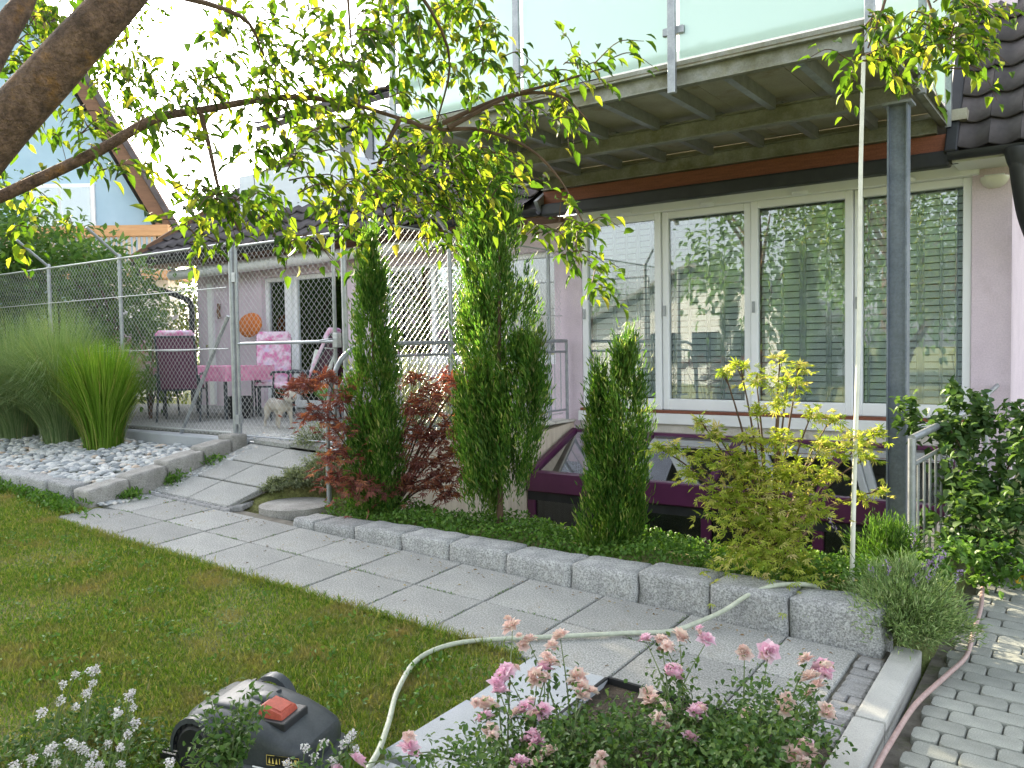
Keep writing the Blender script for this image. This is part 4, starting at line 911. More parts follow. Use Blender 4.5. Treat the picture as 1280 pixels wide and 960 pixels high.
# ---- columnar conifers
def conifer(label, cols, n, trunk_pts, tr=.025):
    base = trunk_pts[0]; t_ = empty('columnar_conifer', base, label=label, cat='conifer', group='columnar conifers in the planting strip')
    MB().tube(trunk_pts, list(np.linspace(tr, tr*.25, len(trunk_pts))), 7).build('trunk', M['twig'], t_, True)
    P = []; D = []
    tot = sum(c[5] for c in cols)
    for (cx, cy, z0, z1, rm, wgt, lean) in cols:
        m_ = int(n*wgt/tot); k = max(10, m_//48)
        u = rng.uniform(0,1,k)**.85; a = rng.uniform(0,6.283,k)
        prof = rm*np.interp(u, [0,.08,.25,.5,.75,.92,1], [.45,.8,1,.9,.62,.27,.05])*(1+.22*np.sin(3*a+9*u)+.14*np.sin(23*u+a))
        rad = prof*rng.uniform(.45,1.0,k)**.55
        cc = np.stack([cx + lean[0]*u + rad*np.cos(a), cy + lean[1]*u + rad*np.sin(a), z0 + (z1-z0)*u], -1)
        out = np.stack([np.cos(a), np.sin(a), np.zeros(k)], -1)
        i = rng.integers(0,k,m_); q = rng.normal(0,1,(m_,3))*np.array([.02,.02,.07])
        P.append(cc[i] + q + out[i]*(q[:,2:3]*.25)); D.append(unit(out[i]*rng.uniform(.1,.55,(m_,1)) + rng.normal(0,.25,(m_,3)) + [0,0,1.0]))
    P = np.concatenate(P); D = np.concatenate(D); m_ = len(P)
    foliage('crown', t_, M['leaf_conifer'], P, D, rng.uniform(.03,.075,m_), rng.uniform(.008,.016,m_), DIAM, upref=(1,0,0))
    return t_
conifer('slender dark green conifer next to the red maple', [(-4.06,-3.9,.12,2.42,.2,1,(-.02,0)),(-3.9,-3.95,.15,1.6,.13,.35,(0,0)),(-4.1,-3.96,.1,1.0,.18,.4,(0,0))], 19000, [(-4.05,-3.9,.0),(-4.06,-3.9,1),(-4.07,-3.9,2.2)])
conifer('tallest conifer, broad with a sunlit side, in front of the terrace corner', [(-2.84,-3.85,.4,2.78,.27,1.15,(.0,.05)),(-3.0,-3.8,.5,2.85,.19,.9,(-.03,.0)),(-2.66,-3.9,.5,1.55,.22,.5,(.06,0)),(-2.95,-3.9,.35,1.3,.2,.5,(0,0)),(-2.48,-3.95,.95,1.6,.09,.12,(.05,0))], 36000, [(-2.83,-3.86,-.0),(-2.83,-3.85,.9),(-2.8,-3.85,2.3)], .03)
conifer('short two pointed conifer in front of the glazed pit roof', [(-1.8,-3.85,.2,1.52,.15,1,(.03,0)),(-1.96,-3.82,.22,1.3,.11,.6,(-.03,0)),(-1.88,-3.9,.14,.7,.2,.5,(0,0))], 16000, [(-1.9,-3.85,.0),(-1.88,-3.85,.6),(-1.85,-3.85,1.2)], .022)

# ---- Japanese maples
def maple(label, base, clusters, mat, leafL, per, wood, nparts, flat=.35):
    t_ = empty('japanese_maple', base, label=label, cat='maple'); b = np.array(base, float)
    P = []; D = []
    for (px, py, d_, rx) in clusters:
        c = at(px, py, d_); m_ = max(6, int(per*(rx/.18)**1.6)); mid = b + (c-b)*.55 + np.array([0,0,.12])
        branch(t_, [b + [0,0,.02], mid, c], .011, .003, M[wood], 'branch', 5)
        q = rng.normal(0,.5,(m_,3))*np.array([rx,rx,rx*flat]); P.append(c + q - np.array([0,0,1])*(np.linalg.norm(q[:,:2],axis=1)**2/rx*.5)[:,None]*[0,0,1])
        dd = unit(q + rng.normal(0,.05,(m_,3))); D.append(unit(dd*.8 + (c-b)*.3 + [0,0,-.35] + rng.normal(0,.3,(m_,3))))
        for k in range(3):                        # twigs inside the spray
            e = c + rng.normal(0,.4,3)*np.array([rx,rx,rx*flat]); MB().tube([c + (mid-c)*.2, e], [.003,.0015], 4).build('twig', M[wood], t_)
    P = np.concatenate(P); D = np.concatenate(D); m_ = len(P); L = rng.uniform(.75,1.25,m_)*leafL
    foliage('crown', t_, M[mat], P, D, L, L, STAR, nparts)
    return t_
RC = [(382,478,7.2,.16),(405,470,7.2,.15),(365,482,7.3,.09),(430,495,7.0,.2),(395,515,7.0,.16),(440,530,6.9,.22),(425,565,6.8,.2),(418,595,6.7,.14),(455,600,6.7,.2),(450,470,7.0,.12),
      (520,505,7.2,.22),(545,490,7.1,.2),(520,540,7.0,.24),(560,535,7.0,.2),(530,575,6.9,.2),(570,565,6.9,.22),(545,600,6.8,.15),(560,615,6.8,.1),(575,590,6.8,.16),(505,600,6.9,.16),(560,470,7.0,.13),(590,455,6.9,.1),(575,478,6.9,.12),(610,470,6.8,.1),(590,520,6.9,.16),(520,470,7.2,.12)]
maple('deep red laceleaf maple behind the slender conifer', (-4.25,-3.55,.05), RC, 'leaf_red', .06, 105, 'twig', 300)
GC = [(955,590,4.8,.2),(920,575,4.8,.14),(1000,585,4.8,.17),(950,630,4.75,.22),(905,625,4.8,.16),(1005,630,4.75,.16),(960,665,4.7,.22),(985,690,4.7,.16),(930,685,4.75,.14),(1030,555,4.8,.11),(1065,548,4.8,.1),(1095,540,4.85,.07),(1040,590,4.8,.07),(880,565,4.8,.09),(845,560,4.8,.07),(820,556,4.8,.05),(860,590,4.8,.08),(895,540,4.8,.07),
      (945,470,4.85,.08),(925,455,4.85,.05),(905,462,4.85,.04),(985,470,4.85,.09),(975,445,4.85,.05),(1000,455,4.85,.05),(975,500,4.8,.08),(945,510,4.8,.05),(1015,515,4.8,.07),(1040,520,4.8,.06),(935,545,4.8,.09),(975,545,4.8,.1),(1085,570,4.85,.05),(1075,620,4.85,.05),(1100,612,4.85,.04),(875,525,4.8,.04)]
maple('yellow green sunlit maple in front of the blue steel post', (-.8,-3.85,.1), GC, 'leaf_gold', .046, 190, 'twig', 300, .55)

# ---- ground cover behind the blocks
n = 17000; x = rng.uniform(-4.35,-.15,n); y = rng.uniform(-4.25,-3.2,n)
z = gz(x,y) + rng.uniform(.0,.11,n)*(1+.5*np.sin(x*6)*np.sin(y*5)) + .02
foliage('ground_cover', None, M['leaf_cover'], np.stack([x,y,z],-1), rdir(n,.5), rng.uniform(.02,.04,n), rng.uniform(.014,.024,n), OVAL)
tag(bpy.data.objects['ground_cover'], 'low green ground cover behind the granite blocks', 'ground cover', kind='stuff')
n = 1300; P = []
for (x0,y0,m_) in ((-6.3,-4.75,180),(-6.33,-4.3,120),(-6.35,-3.85,80),(-6.9,-5.2,350),(-7.8,-5.2,350),(-6.5,-5.3,220)):
    P.append(np.stack([x0+rng.normal(0,.06 if y0 > -5 else .25,m_), y0+rng.normal(0,.05,m_), np.zeros(m_)],-1))
P = np.concatenate(P); P[:,2] = np.maximum(low(P[:,0],P[:,1]), ramp_z(P[:,0],P[:,1])*(P[:,1]>-4.56)) + rng.uniform(0,.06,len(P))
foliage('weeds', None, M['leaf_cover'], P, rdir(len(P),.8), rng.uniform(.03,.07,len(P)), .02, OVAL); tag(bpy.data.objects['weeds'], 'small weeds growing along the foot of the edging blocks', 'weeds', kind='stuff')

# ---- lawn
def blades(name, x, y, z, h, w, lean, mat, bend=1.0):
    n = len(x); a = rng.uniform(0,6.283,n); dx, dy = np.cos(a), np.sin(a); la = rng.uniform(0,6.283,n)
    lx, ly = np.cos(la)*lean*h, np.sin(la)*lean*h
    V = np.stack([np.stack([x-dx*w,y-dy*w,z],-1), np.stack([x+dx*w,y+dy*w,z],-1),
                  np.stack([x+lx*.4+dx*w*.7,y+ly*.4+dy*w*.7,z+h*.6],-1), np.stack([x+lx*.4-dx*w*.7,y+ly*.4-dy*w*.7,z+h*.6],-1), np.stack([x+lx,y+ly,z+h*(1-.25*lean)],-1)], 1)
    f = np.array([(0,1,2),(0,2,3),(3,2,4)]); return npmesh(name, V.reshape(-1,3), (f[None] + (np.arange(n)*5)[:,None,None]).reshape(-1,3), mat)
n = 700000; x = rng.uniform(-11.5,-1.2,n); y = rng.uniform(-8.6,-5.1,n)
dep = (x-CAM[0])*VX[0] + (y-CAM[1])*VX[1]; lat = (x-CAM[0])*UX[0] + (y-CAM[1])*UX[1]
keep = (dep > 2.6) & (lat/dep > -.66) & (lat/dep < .1) & (rng.uniform(0,1,n) < np.clip(1.25-.115*dep,.12,1))
edge = np.where(x < -6.2, -5.17, -5.5 + .025*np.sin(x*5) + .015*np.sin(x*17))
keep &= y < edge + rng.normal(0,.012,n); keep &= ~((x > -1.42+.03*np.sin(y*9)) & (y < -5.5)); keep &= ~((x > -6.25) & (y > -5.47+.04*np.sin(x*7)))
x, y = x[keep], y[keep]; dep = dep[keep]
pt = .5 + .5*np.sin(x*3.1+1.3*np.sin(y*2.3))*np.cos(y*2.7+np.sin(x*1.9)) + rng.normal(0,.15,len(x))
thin = rng.uniform(0,1,len(x)) < np.where(pt < .25, .5, 1.0); x, y, dep, pt = x[thin], y[thin], dep[thin], pt[thin]
h = rng.uniform(.014,.036,len(x))*np.where(rng.uniform(0,1,len(x)) < .05, 1.8, 1)*(.7+.5*np.clip(pt,0,1)); g_ = link('lawn', blades('lawn', x, y, low(x,y)-.004, h, .0016+.0004*dep, rng.uniform(.2,1.0,len(x)), M['grass']))
tag(g_, 'short green lawn with dry patches in front of the slab path', 'lawn', kind='stuff')
n = 5000; x = np.concatenate([rng.uniform(-6.1,-1.5,n), rng.uniform(-9,-6.3,n//3)]); y = np.concatenate([-5.5+np.abs(rng.normal(0,.035,n))*np.where(rng.uniform(0,1,n)<.3,1,-.6), np.full(n//3,-5.2)+rng.normal(0,.03,n//3)])
e_ = link('lawn_fringe', blades('lawn_fringe', x, y, low(x,y)-.004, rng.uniform(.025,.07,len(x))*rng.uniform(.5,1,len(x)), .0026, rng.uniform(.3,1.1,len(x)), M['grass'])); tag(e_, 'longer grass fringe along the edge of the slab path', 'grass', kind='stuff')
n = 260; x = rng.uniform(-6,-.2,n); y = np.where(rng.uniform(0,1,n) < .5, -4.58-np.abs(rng.normal(0,.06,n)), rng.uniform(-5.5,-4.55,n))
foliage('leaf_litter', None, M['litter'], np.stack([x,y,low(x,y)+.004],-1), rdir(n,0)*[1,1,.15], rng.uniform(.008,.028,n), rng.uniform(.005,.012,n), OVAL); tag(bpy.data.objects['leaf_litter'], 'scattered dry leaf litter on the slab path', 'leaf litter', kind='stuff')
n = 1500; jx = -1.03-.54*rng.integers(-1,10,n); al = rng.uniform(0,1,n) < .5; x = np.where(al, jx+rng.normal(0,.004,n), rng.uniform(-6,-.4,n)); y = np.where(al, rng.uniform(-5.48,-4.54,n), -5.01+rng.normal(0,.004,n)); kp = np.sin(x*9+np.sin(y*14)*2) > .35; x, y = x[kp], y[kp]
foliage('joint_moss', None, M['leaf_cover'], np.stack([x,y,low(x,y)-.004],-1), rdir(len(x),1.2), rng.uniform(.006,.022,len(x)), .005, OVAL); tag(bpy.data.objects['joint_moss'], 'moss and tiny weeds in the joints of the slab path', 'moss', kind='stuff')
# broad leaves of weeds in the lawn
n = 1400; x = rng.uniform(-6,-1.5,n); y = rng.uniform(-7.6,-5.6,n); k = rng.integers(0,90,n); cx = rng.uniform(-6,-1.5,90); cy = rng.uniform(-7.6,-5.65,90)
x = cx[k] + rng.normal(0,.05,n); y = cy[k] + rng.normal(0,.05,n)
foliage('lawn_weeds', None, M['leaf_cover'], np.stack([x,y,low(x,y)+.025+rng.uniform(0,.015,n)],-1), rdir(n,.35), rng.uniform(.015,.04,n), .016, OVAL); tag(bpy.data.objects['lawn_weeds'], 'clover and plantain leaves scattered in the lawn', 'weeds', kind='stuff')

# ---- ornamental grasses
def reed(label, base, n, h, spread, mat, w=.005, droop=.5):
    t_ = empty('ornamental_grass', base, label=label, cat='ornamental grass', group='ornamental grasses in the pebble bed')
    a = rng.uniform(0,6.283,n); r0 = .2*np.sqrt(rng.uniform(0,1,n)); out = rng.uniform(.05,1,n)**.8*spread; H = h*rng.uniform(.55,1.05,n); tt = np.linspace(0,1,7)
    b = np.array(base); V = np.zeros((n,7,2,3)); ca, sa = np.cos(a)[:,None], np.sin(a)[:,None]
    rr = r0[:,None] + out[:,None]*(tt**1.7)[None]; zz = H[:,None]*(tt[None] - droop*(out/spread)[:,None]*tt[None]**3.2*.75)
    wv = w*(1-tt**2.5*.92)[None]
    for s_ in (0,1):
        sg = (s_*2-1)*wv; V[:,:,s_,0] = b[0] + rr*ca - sa*sg; V[:,:,s_,1] = b[1] + rr*sa + ca*sg; V[:,:,s_,2] = b[2] + zz
    V += rng.normal(0,.006,(n,1,1,3)); wob = np.cumsum(rng.normal(0,.008,(n,7,1,3)),1)*np.array([1,1,.3]); V += wob; idx = np.array([(2*i,2*i+1,2*i+3,2*i+2) for i in range(6)])
    tag(link('blades', npmesh('blades', V.reshape(-1,3), (idx[None] + (np.arange(n)*14)[:,None,None]).reshape(-1,4), M[mat]), t_), kind='stuff')
    return t_
b = (-8.5,-3.78,.36); reed('bright green upright ornamental grass nearest the block wall', (b[0],b[1],.4), 2400, 1.34, .52, 'reed', .005, .15)
b = (-9.55,-3.72,.38); reed('pale feathery ornamental grass in the middle of the bed', (b[0],b[1],.42), 6500, 1.98, 1.2, 'reed_pale', .0026, .8)
b = (-10.6,-3.75,.38); reed('arching dark ornamental grass at the left frame edge', (b[0],b[1],.42), 5500, 1.95, 1.25, 'reed_pale', .0028, .9)

# ---- lavender, silver cushion plants, shrubs by the stair
def tuft(name, label, cat_, base, n, r, h, mat, L, W, up=1.0, group=None, flowers=0, nst=30):
    t_ = empty(name, base, label=label, cat=cat_, group=group); b = np.array(base, float)
    a = rng.uniform(0,6.283,nst); el = rng.uniform(.25,1.5,nst); tips = np.stack([np.cos(a)*np.cos(el)*r, np.sin(a)*np.cos(el)*r, np.sin(el)*h],-1)*rng.uniform(.75,1.05,(nst,1))
    s_ = MB()
    for q in tips: s_.tube([b, b+q*.5+[0,0,.03], b+q], [.004,.003,.0015], 4)
    s_.build('stems', M['stem_green'], t_)
    i = rng.integers(0,nst,n); u = rng.uniform(.2,1,n)**.7; p = b + tips[i]*u[:,None] + rng.normal(0,.022,(n,3))*np.array([r,r,h])/.3
    p[:,2] = np.maximum(p[:,2], b[2]+.01)
    foliage('leaves', t_, M[mat], p, unit(unit(tips[i])*up + rdir(n,.2)*.8), rng.uniform(.6,1.2,n)*L, W, DIAM)
    for k in range(flowers):
        a_ = rng.uniform(0,6.283); e = b + np.array([math.cos(a_)*r*rng.uniform(.2,1.15), math.sin(a_)*r*rng.uniform(.2,1.15), h*rng.uniform(.85,1.35)])
        MB().tube([b+(e-b)*.3, e], [.0025,.0015], 4).build('flower_stem', M['stem_green'], t_)
        m_ = 22; q = e + (e-b)/np.linalg.norm(e-b)*rng.uniform(-.05,.03,(m_,1)) + rng.normal(0,.006,(m_,3)); foliage('flower_spike', t_, M['lav_flower'], q, rdir(m_,.4), .016, .009, DIAM)
    return t_
tuft('lavender', 'bushy lavender with sunlit top at the end of the granite blocks', 'lavender', (.03,-4.3,.0), 10000, .34, .4, 'leaf_lavender', .045, .006, 1.1, flowers=15, nst=130)
b = np.array((-5.0,-3.55,.25)); tuft('cushion_plant', 'silvery cushion plant beside the concrete manhole', 'plant', (b[0],b[1],.25), 6500, .42, .34, 'leaf_silver', .03, .012, .4, nst=70)
tuft('cushion_plant', 'small silvery cushion plant halfway along the ramp edge', 'plant', (-5.13,-3.82,.27), 2600, .22, .2, 'leaf_silver', .026, .011, .4, nst=45)
tuft('cushion_plant', 'flat silvery cushion plant at the foot of the ramp by the manhole', 'plant', (-5.2,-4.02,.26), 1500, .16, .13, 'leaf_silver', .024, .011, .4, nst=35)
b = at(395,560,8.4); tuft('cushion_plant', 'grey green cushion plant behind the gate', 'plant', (b[0],b[1],.55), 1500, .3, .25, 'leaf_silver', .03, .012, .4, nst=40)
b = at(520,520,8.3); tuft('russian_sage', 'tall silvery sage behind the terrace railing', 'plant', (b[0],b[1],.6), 3000, .5, .95, 'leaf_silver', .05, .008, 1.2, flowers=10, nst=60)
b = at(570,520,8.6); tuft('russian_sage', 'silvery sage half hidden by the tallest conifer', 'plant', (b[0],b[1],.6), 1500, .35, .8, 'leaf_silver', .05, .008, 1.2, flowers=4, nst=40)
sh = empty('leafy_shrub', (.2,-2.4,.1), label='dark leafy shrub growing round the stair handrail', cat='shrub')
P = [cloud(900,(.12,-2.35,.72),(.3,.35,.38)), cloud(500,(.45,-2.5,.6),(.28,.3,.3)), cloud(300,(.05,-2.3,1.05),(.14,.16,.2)), cloud(380,(.4,-2.9,.3),(.3,.3,.25)), cloud(120,(-.3,-2.4,.95),(.09,.1,.22)), cloud(90,(.45,-2.2,1.0),(.2,.1,.12)), cloud(420,(.02,-2.75,.45),(.22,.25,.3)), cloud(300,(.5,-2.6,.85),(.22,.22,.25)), cloud(320,(.25,-2.9,.35),(.3,.25,.25))]
P = np.concatenate(P); foliage('crown', sh, M['leaf_shrub'], P, rdir(len(P),-.1), rng.uniform(.04,.085,len(P)), rng.uniform(.035,.06,len(P)), OVAL, 250)
for k in range(14):
    e = P[rng.integers(0,len(P))]; branch(sh, [(.2+rng.uniform(-.1,.1),-2.4,.0), (.2*.5+e[0]*.5,-2.4*.5+e[1]*.5,e[2]*.6+.1), e], .008, .003, M['twig'])
hp = empty('leafy_shrub', (.25,-3.6,.05), label='low bright leafy plant between the lavender and the stair shrub', cat='plant')
P = np.concatenate([cloud(420,(.12,-3.5,.2),(.2,.25,.14)), cloud(300,(.3,-3.1,.2),(.2,.2,.15))]); foliage('crown', hp, M['leaf_cover'], P, rdir(len(P),.1), rng.uniform(.03,.06,len(P)), .035, OVAL)
tuft('lavender', 'feathery green lavender at the foot of the stair handrail', 'lavender', (-.22,-3.4,.05), 4500, .32, .38, 'leaf_cover', .05, .006, 1.2, nst=80)
yf = empty('yellow_flowers', (.62,-2.9,0), label='yellow and white pansies at the right frame edge', cat='flowers')
for k,(px,py) in enumerate([(1272,702),(1268,712),(1274,724),(1279,718)]):
    q = at(px,py,5.1); p = np.repeat(q[None],7,0); foliage('blossom', yf, M['petal_white' if k == 1 else 'petal_yellow'], p, rdir(7), .032, .035)
    MB().tube([q,(q[0],q[1],low(q[0],q[1])-.1)], .003, 4).build('stem', M['stem_green'], yf)

# ---- rose bushes
def rose_mesh(name, mat, r=.038):
    P = []; D = []; L = []
    for ring, (nn, el, l) in enumerate(((6,.25,1.0),(6,.75,.85),(5,1.15,.7),(3,1.45,.5))):
        for k in range(nn):
            a = 6.283*k/nn + ring*.5 + random.uniform(-.15,.15); P.append((math.cos(a)*r*.12,math.sin(a)*r*.12,ring*r*.1)); D.append((math.cos(a)*math.cos(el),math.sin(a)*math.cos(el),math.sin(el))); L.append(l*r)
    V, F = bake(P, D, np.array(L), np.array(L)*.95, OVAL); return npmesh(name, V, F, M[mat])
rb = [rose_mesh('blossom','petal'), rose_mesh('blossom','petal_pale'), rose_mesh('blossom','petal',.032), rose_mesh('blossom','petal_pale',.03)]
RS = [(639,785,1),(699,797,1),(665,802,3),(686,809,3),(681,839,0),(626,847,0),(624,866,0),(604,884,1),(605,900,0),(617,915,3),(646,894,3),(676,891,0),(722,848,1),(731,860,1),(667,919,2),(671,929,2),(690,942,1),(654,955,0),(509,937,0),(445,952,0),(752,958,3),
      (804,800,2),(826,802,1),(850,797,1),(882,802,0),(841,840,0),(962,815,0),(931,819,3),(1009,826,1),(1025,835,0),(1022,860,1),(1030,887,1),(982,879,1),(937,895,3),(817,880,1),(824,902,1),(871,894,0),(866,925,0),(935,939,3),(1004,934,0),(995,947,1),(1005,955,1),
      (1030,842,0),(632,840,0),(620,856,0),(688,832,1),(672,846,1),(834,808,1),(842,846,2),(876,886,2),(1016,850,1),(1034,895,3),(983,890,3),(1010,942,1),(729,872,3),(660,886,2),(668,898,1),(812,870,3)]
bushes = [empty('rose_bush', (-.85,-6.35,-.1), label='rose bush with pale pink blossoms next to the edging slabs', cat='rose bush', group='rose bushes in the foreground bed'),
          empty('rose_bush', (-.45,-6.2,-.1), label='middle rose bush with deep pink blossoms beside the path', cat='rose bush', group='rose bushes in the foreground bed'),
          empty('rose_bush', (-.15,-5.95,-.1), label='rose bush with whitish pink clusters nearest the kerb', cat='rose bush', group='rose bushes in the foreground bed')]
bb = [np.array((-.72,-6.5,-.1)), np.array((-.4,-6.1,-.1)), np.array((-.12,-5.9,-.1))]
LP = [[],[],[]]; LD = [[],[],[]]
for (px,py,kd) in RS:
    d_ = 3.45-(py-790)/170*.65; i = 0 if px < 760 else (1 if px < 910 else 2); q = at(px,py,d_)
    q2 = q + np.array([random.uniform(-.01,.01),random.uniform(-.01,.01),0]); o = link('blossom', rb[kd], bushes[i], q2, (random.uniform(-.5,.9),random.uniform(-.6,.6),random.uniform(0,6)), (random.uniform(.95,1.3),)*3)
    for e_ in range(2):
        if random.random() < .6: link('blossom', rb[random.choice((2,3)) if kd in (0,2) else 3], bushes[i], q2 + rng.normal(0,.022,3), (random.uniform(-.6,1),random.uniform(-.8,.8),random.uniform(0,6)), (random.uniform(.6,1),)*3)
    base = bb[i] + np.array([random.uniform(-.15,.15),random.uniform(-.15,.15),0]); base[2] = low(base[0],base[1]); mid = base*.45 + q2*.55 + np.array([0,0,.06])
    c = bez([base, mid, q2-[0,0,.008]], 6); MB().tube(c, list(np.linspace(.0045,.0018,len(c))), 5).build('stem', M['stem_green'], bushes[i])
    for s_ in range(26):
        u = random.uniform(.25,.95); e = c[int(u*(len(c)-1))]; LP[i].append(e + rng.normal(0,.03,3)); LD[i].append(rng.normal(0,1,3) + [0,0,.2])
for i, (c, r, m_) in enumerate([((-.74,-6.62,.06),(.32,.4,.15),3400),((-.44,-6.2,.05),(.4,.44,.15),5200),((-.16,-6.0,.07),(.27,.36,.16),3300)]):
    p = cloud(m_, c, r); p[:,2] = np.clip(p[:,2], low(p[:,0],p[:,1])+.01, .3); P = np.concatenate([p, np.array(LP[i])]); D = np.concatenate([rdir(m_,.25), np.array(LD[i])]); m2 = len(P)
    foliage('leaves', bushes[i], M['leaf_rose'], P, D, rng.uniform(.016,.034,m2), rng.uniform(.011,.02,m2), OVAL, 150)

# ---- white flowering herb at the lower left, weeds over the mower
wh = empty('white_flowering_herb', (-2.3,-7.3,-.1), label='herb with small white flower heads at the lower left', cat='herb')
hm = bake(rdir(60,.2)*rng.uniform(.005,.017,(60,1)), rdir(60,.3), rng.uniform(.005,.009,60), .007, OVAL); head = npmesh('flower_head', hm[0], hm[1], M['petal_white'])
HS = [(115,839),(94,844),(79,856),(116,855),(109,868),(76,876),(94,884),(52,892),(162,871),(146,892),(166,885),(169,905),(159,919),(66,935),(107,940),(149,935),(112,957),(152,956),(212,955),(70,955),(120,836),(165,866),(60,940),(100,935),(118,945),(135,930),(90,930),(125,958),(40,950),(20,958)]
WP = []; 
for (px,py) in HS:
    q = at(px,py,2.95-(py-840)/120*.25); link('flower_head', head, wh, q, (random.uniform(-.5,.5),random.uniform(-.5,.5),random.uniform(0,6)), (random.uniform(.8,1.2),)*3)
    base = np.array((q[0]+random.uniform(-.08,.08), q[1]-.1+random.uniform(-.05,.05), low(q[0],q[1]))); c = bez([base, base*.5+q*.5+[0,0,.03], q], 5); MB().tube(c, .002, 4).build('stem', M['stem_green'], wh)
    for k in range(9): WP.append(c[random.randrange(len(c)*2//3)] + rng.normal(0,.02,3))
WP = np.array(WP); foliage('leaves', wh, M['leaf_rose'], WP, rdir(len(WP),.3), rng.uniform(.02,.045,len(WP)), .012, OVAL)
n = 1500; c = np.stack([rng.uniform(-2.75,-2.05,n), rng.uniform(-7.45,-6.95,n), np.zeros(n)],-1); c[:,2] = low(c[:,0],c[:,1]) + rng.uniform(0,.09,n)
foliage('leaf_mat', wh, M['leaf_rose'], c, rdir(n,.4), rng.uniform(.02,.04,n), .014, OVAL)
w2h = empty('white_flowering_herb', (-1.45,-6.95,-.1), label='herb with white flower heads at the right end of the mower', cat='herb'); WP = []
for (px,py) in [(435,925),(381,935),(417,952),(428,932),(444,938),(393,947),(405,930),(360,955),(440,918)]:
    q = at(px,py,2.85); link('flower_head', head, w2h, q, (random.uniform(-.5,.5),0,random.uniform(0,6))); base = np.array((q[0],q[1]-.05,low(q[0],q[1]))); MB().tube([base,q], .002, 4).build('stem', M['stem_green'], w2h)
    for k in range(22): WP.append(base + (q-base)*random.random() + rng.normal(0,.025,3))
WP = np.array(WP); foliage('leaves', w2h, M['leaf_rose'], WP, rdir(len(WP),.3), rng.uniform(.02,.04,len(WP)), .015, OVAL)

# ================================================================== SMALL THINGS
# ---- concrete manhole
mh = empty('manhole', (-4.82,-4.1,.1), label='round concrete manhole with lid at the start of the granite blocks', cat='manhole')
c = (-4.82,-4.1,-.08)
MB().lathe([(.33,.27),(.345,.29),(.42,.29),(.435,.27),(.435,-.1)], c, 40).build('ring', M['kerb'], mh, True)
MB().lathe([(0,.288),(.29,.288),(.312,.28),(.312,.2)], c, 40).build('lid', M['block_warm'], mh, True)
for a in (.5, 3.6): MB().box(-.06,.06,-.012,.012,.293,.3).build('lid_grip', M['dark'], mh); g = mh.children[-1]; g.location = (c[0]+.24*math.cos(a), c[1]+.24*math.sin(a), 0); g.rotation_euler = (0,0,a+1.57)
# ---- hoses, cord
def hose(name, pts, r, mat, label, cat_='hose'): return tag(MB().tube(bez(pts, 8), r, 10).build(name, mat, None, True), label, cat_)
def L3(x, y, h): return (x, y, low(x, y)+h)
hose('garden_hose', [L3(-1.25,-6.95,.06),L3(-1.36,-6.66,.07),L3(-1.52,-6.42,.05),L3(-1.72,-6.15,.03),L3(-1.86,-5.86,.03),L3(-1.84,-5.62,.025),L3(-1.68,-5.42,.018),L3(-1.44,-5.22,.018),L3(-1.18,-5.0,.018),L3(-1.0,-4.85,.018),L3(-.88,-4.68,.05),(-.79,-4.6,.1),(-.7,-4.53,.17),(-.6,-4.45,.215),(-.5,-4.36,.22),(-.42,-4.28,.2),(-.4,-4.15,.1)], .012, M['hose'], 'pale green garden hose lying across the slab path and over a block')
pk = [tuple(onlow(px,py)+[0,0,h-.03]) for px,py,h in ((1075,1000,.012),(1095,955,.012),(1115,920,.012),(1145,875,.012),(1185,838,.012),(1208,815,.012),(1217,785,.012),(1226,757,.014),(1228,735,.03))]
hose('garden_hose', pk, .0115, M['hose_pink'], 'dusty pink hose lying on the driveway beside the kerb')
hose('hanging_cord', [(-.47,-3.0,3.36),(-.44,-3.2,2.6),(-.38,-3.5,1.6),(-.31,-3.9,.75),(-.27,-4.12,.2)], .013, M['rope'], 'pale cord hanging from the balcony corner down to the blocks', 'cord')
# ---- robotic mower
mw = empty('robot_mower', (0,0,0))
def loft(st, n=20, flat=2.6):
    V = []; F = []
    for (x, w, z0, z1) in st:
        for k in range(n+1):
            a = math.pi*k/n; c_, s_ = math.cos(a), math.sin(a); V.append((x, -w*math.copysign(abs(c_)**(2/flat), c_), z0 + (z1-z0)*abs(s_)**(2/flat)))
    m_ = n+1
    for i in range(len(st)-1):
        for k in range(n): F.append((i*m_+k, i*m_+k+1, (i+1)*m_+k+1, (i+1)*m_+k))
        F.append((i*m_, (i+1)*m_, (i+1)*m_+n, i*m_+n))
    F += [tuple(range(m_))[::-1], tuple((len(st)-1)*m_+k for k in range(m_))]
    return MB().add(V, F)
loft([(-.38,.15,.1,.2),(-.36,.2,.09,.245),(-.3,.225,.085,.275),(-.16,.235,.08,.29),(.0,.235,.08,.285),(.14,.235,.08,.258),(.26,.23,.08,.222),(.34,.21,.08,.198),(.375,.18,.085,.185),(.385,.13,.095,.165)], flat=5).build('body_shell', M['mower'], mw, True)
loft([(-.4,.18,.02,.08),(-.37,.25,.018,.095),(-.1,.27,.015,.1),(.2,.27,.015,.1),(.36,.25,.018,.095),(.42,.2,.02,.085),(.43,.14,.03,.07)], flat=5).build('skirt', M['mower'], mw, True)
MB().tube([(.12,-.262,.104),(.34,-.258,.1)], .004, 6).build('trim_line', M['awning'], mw)
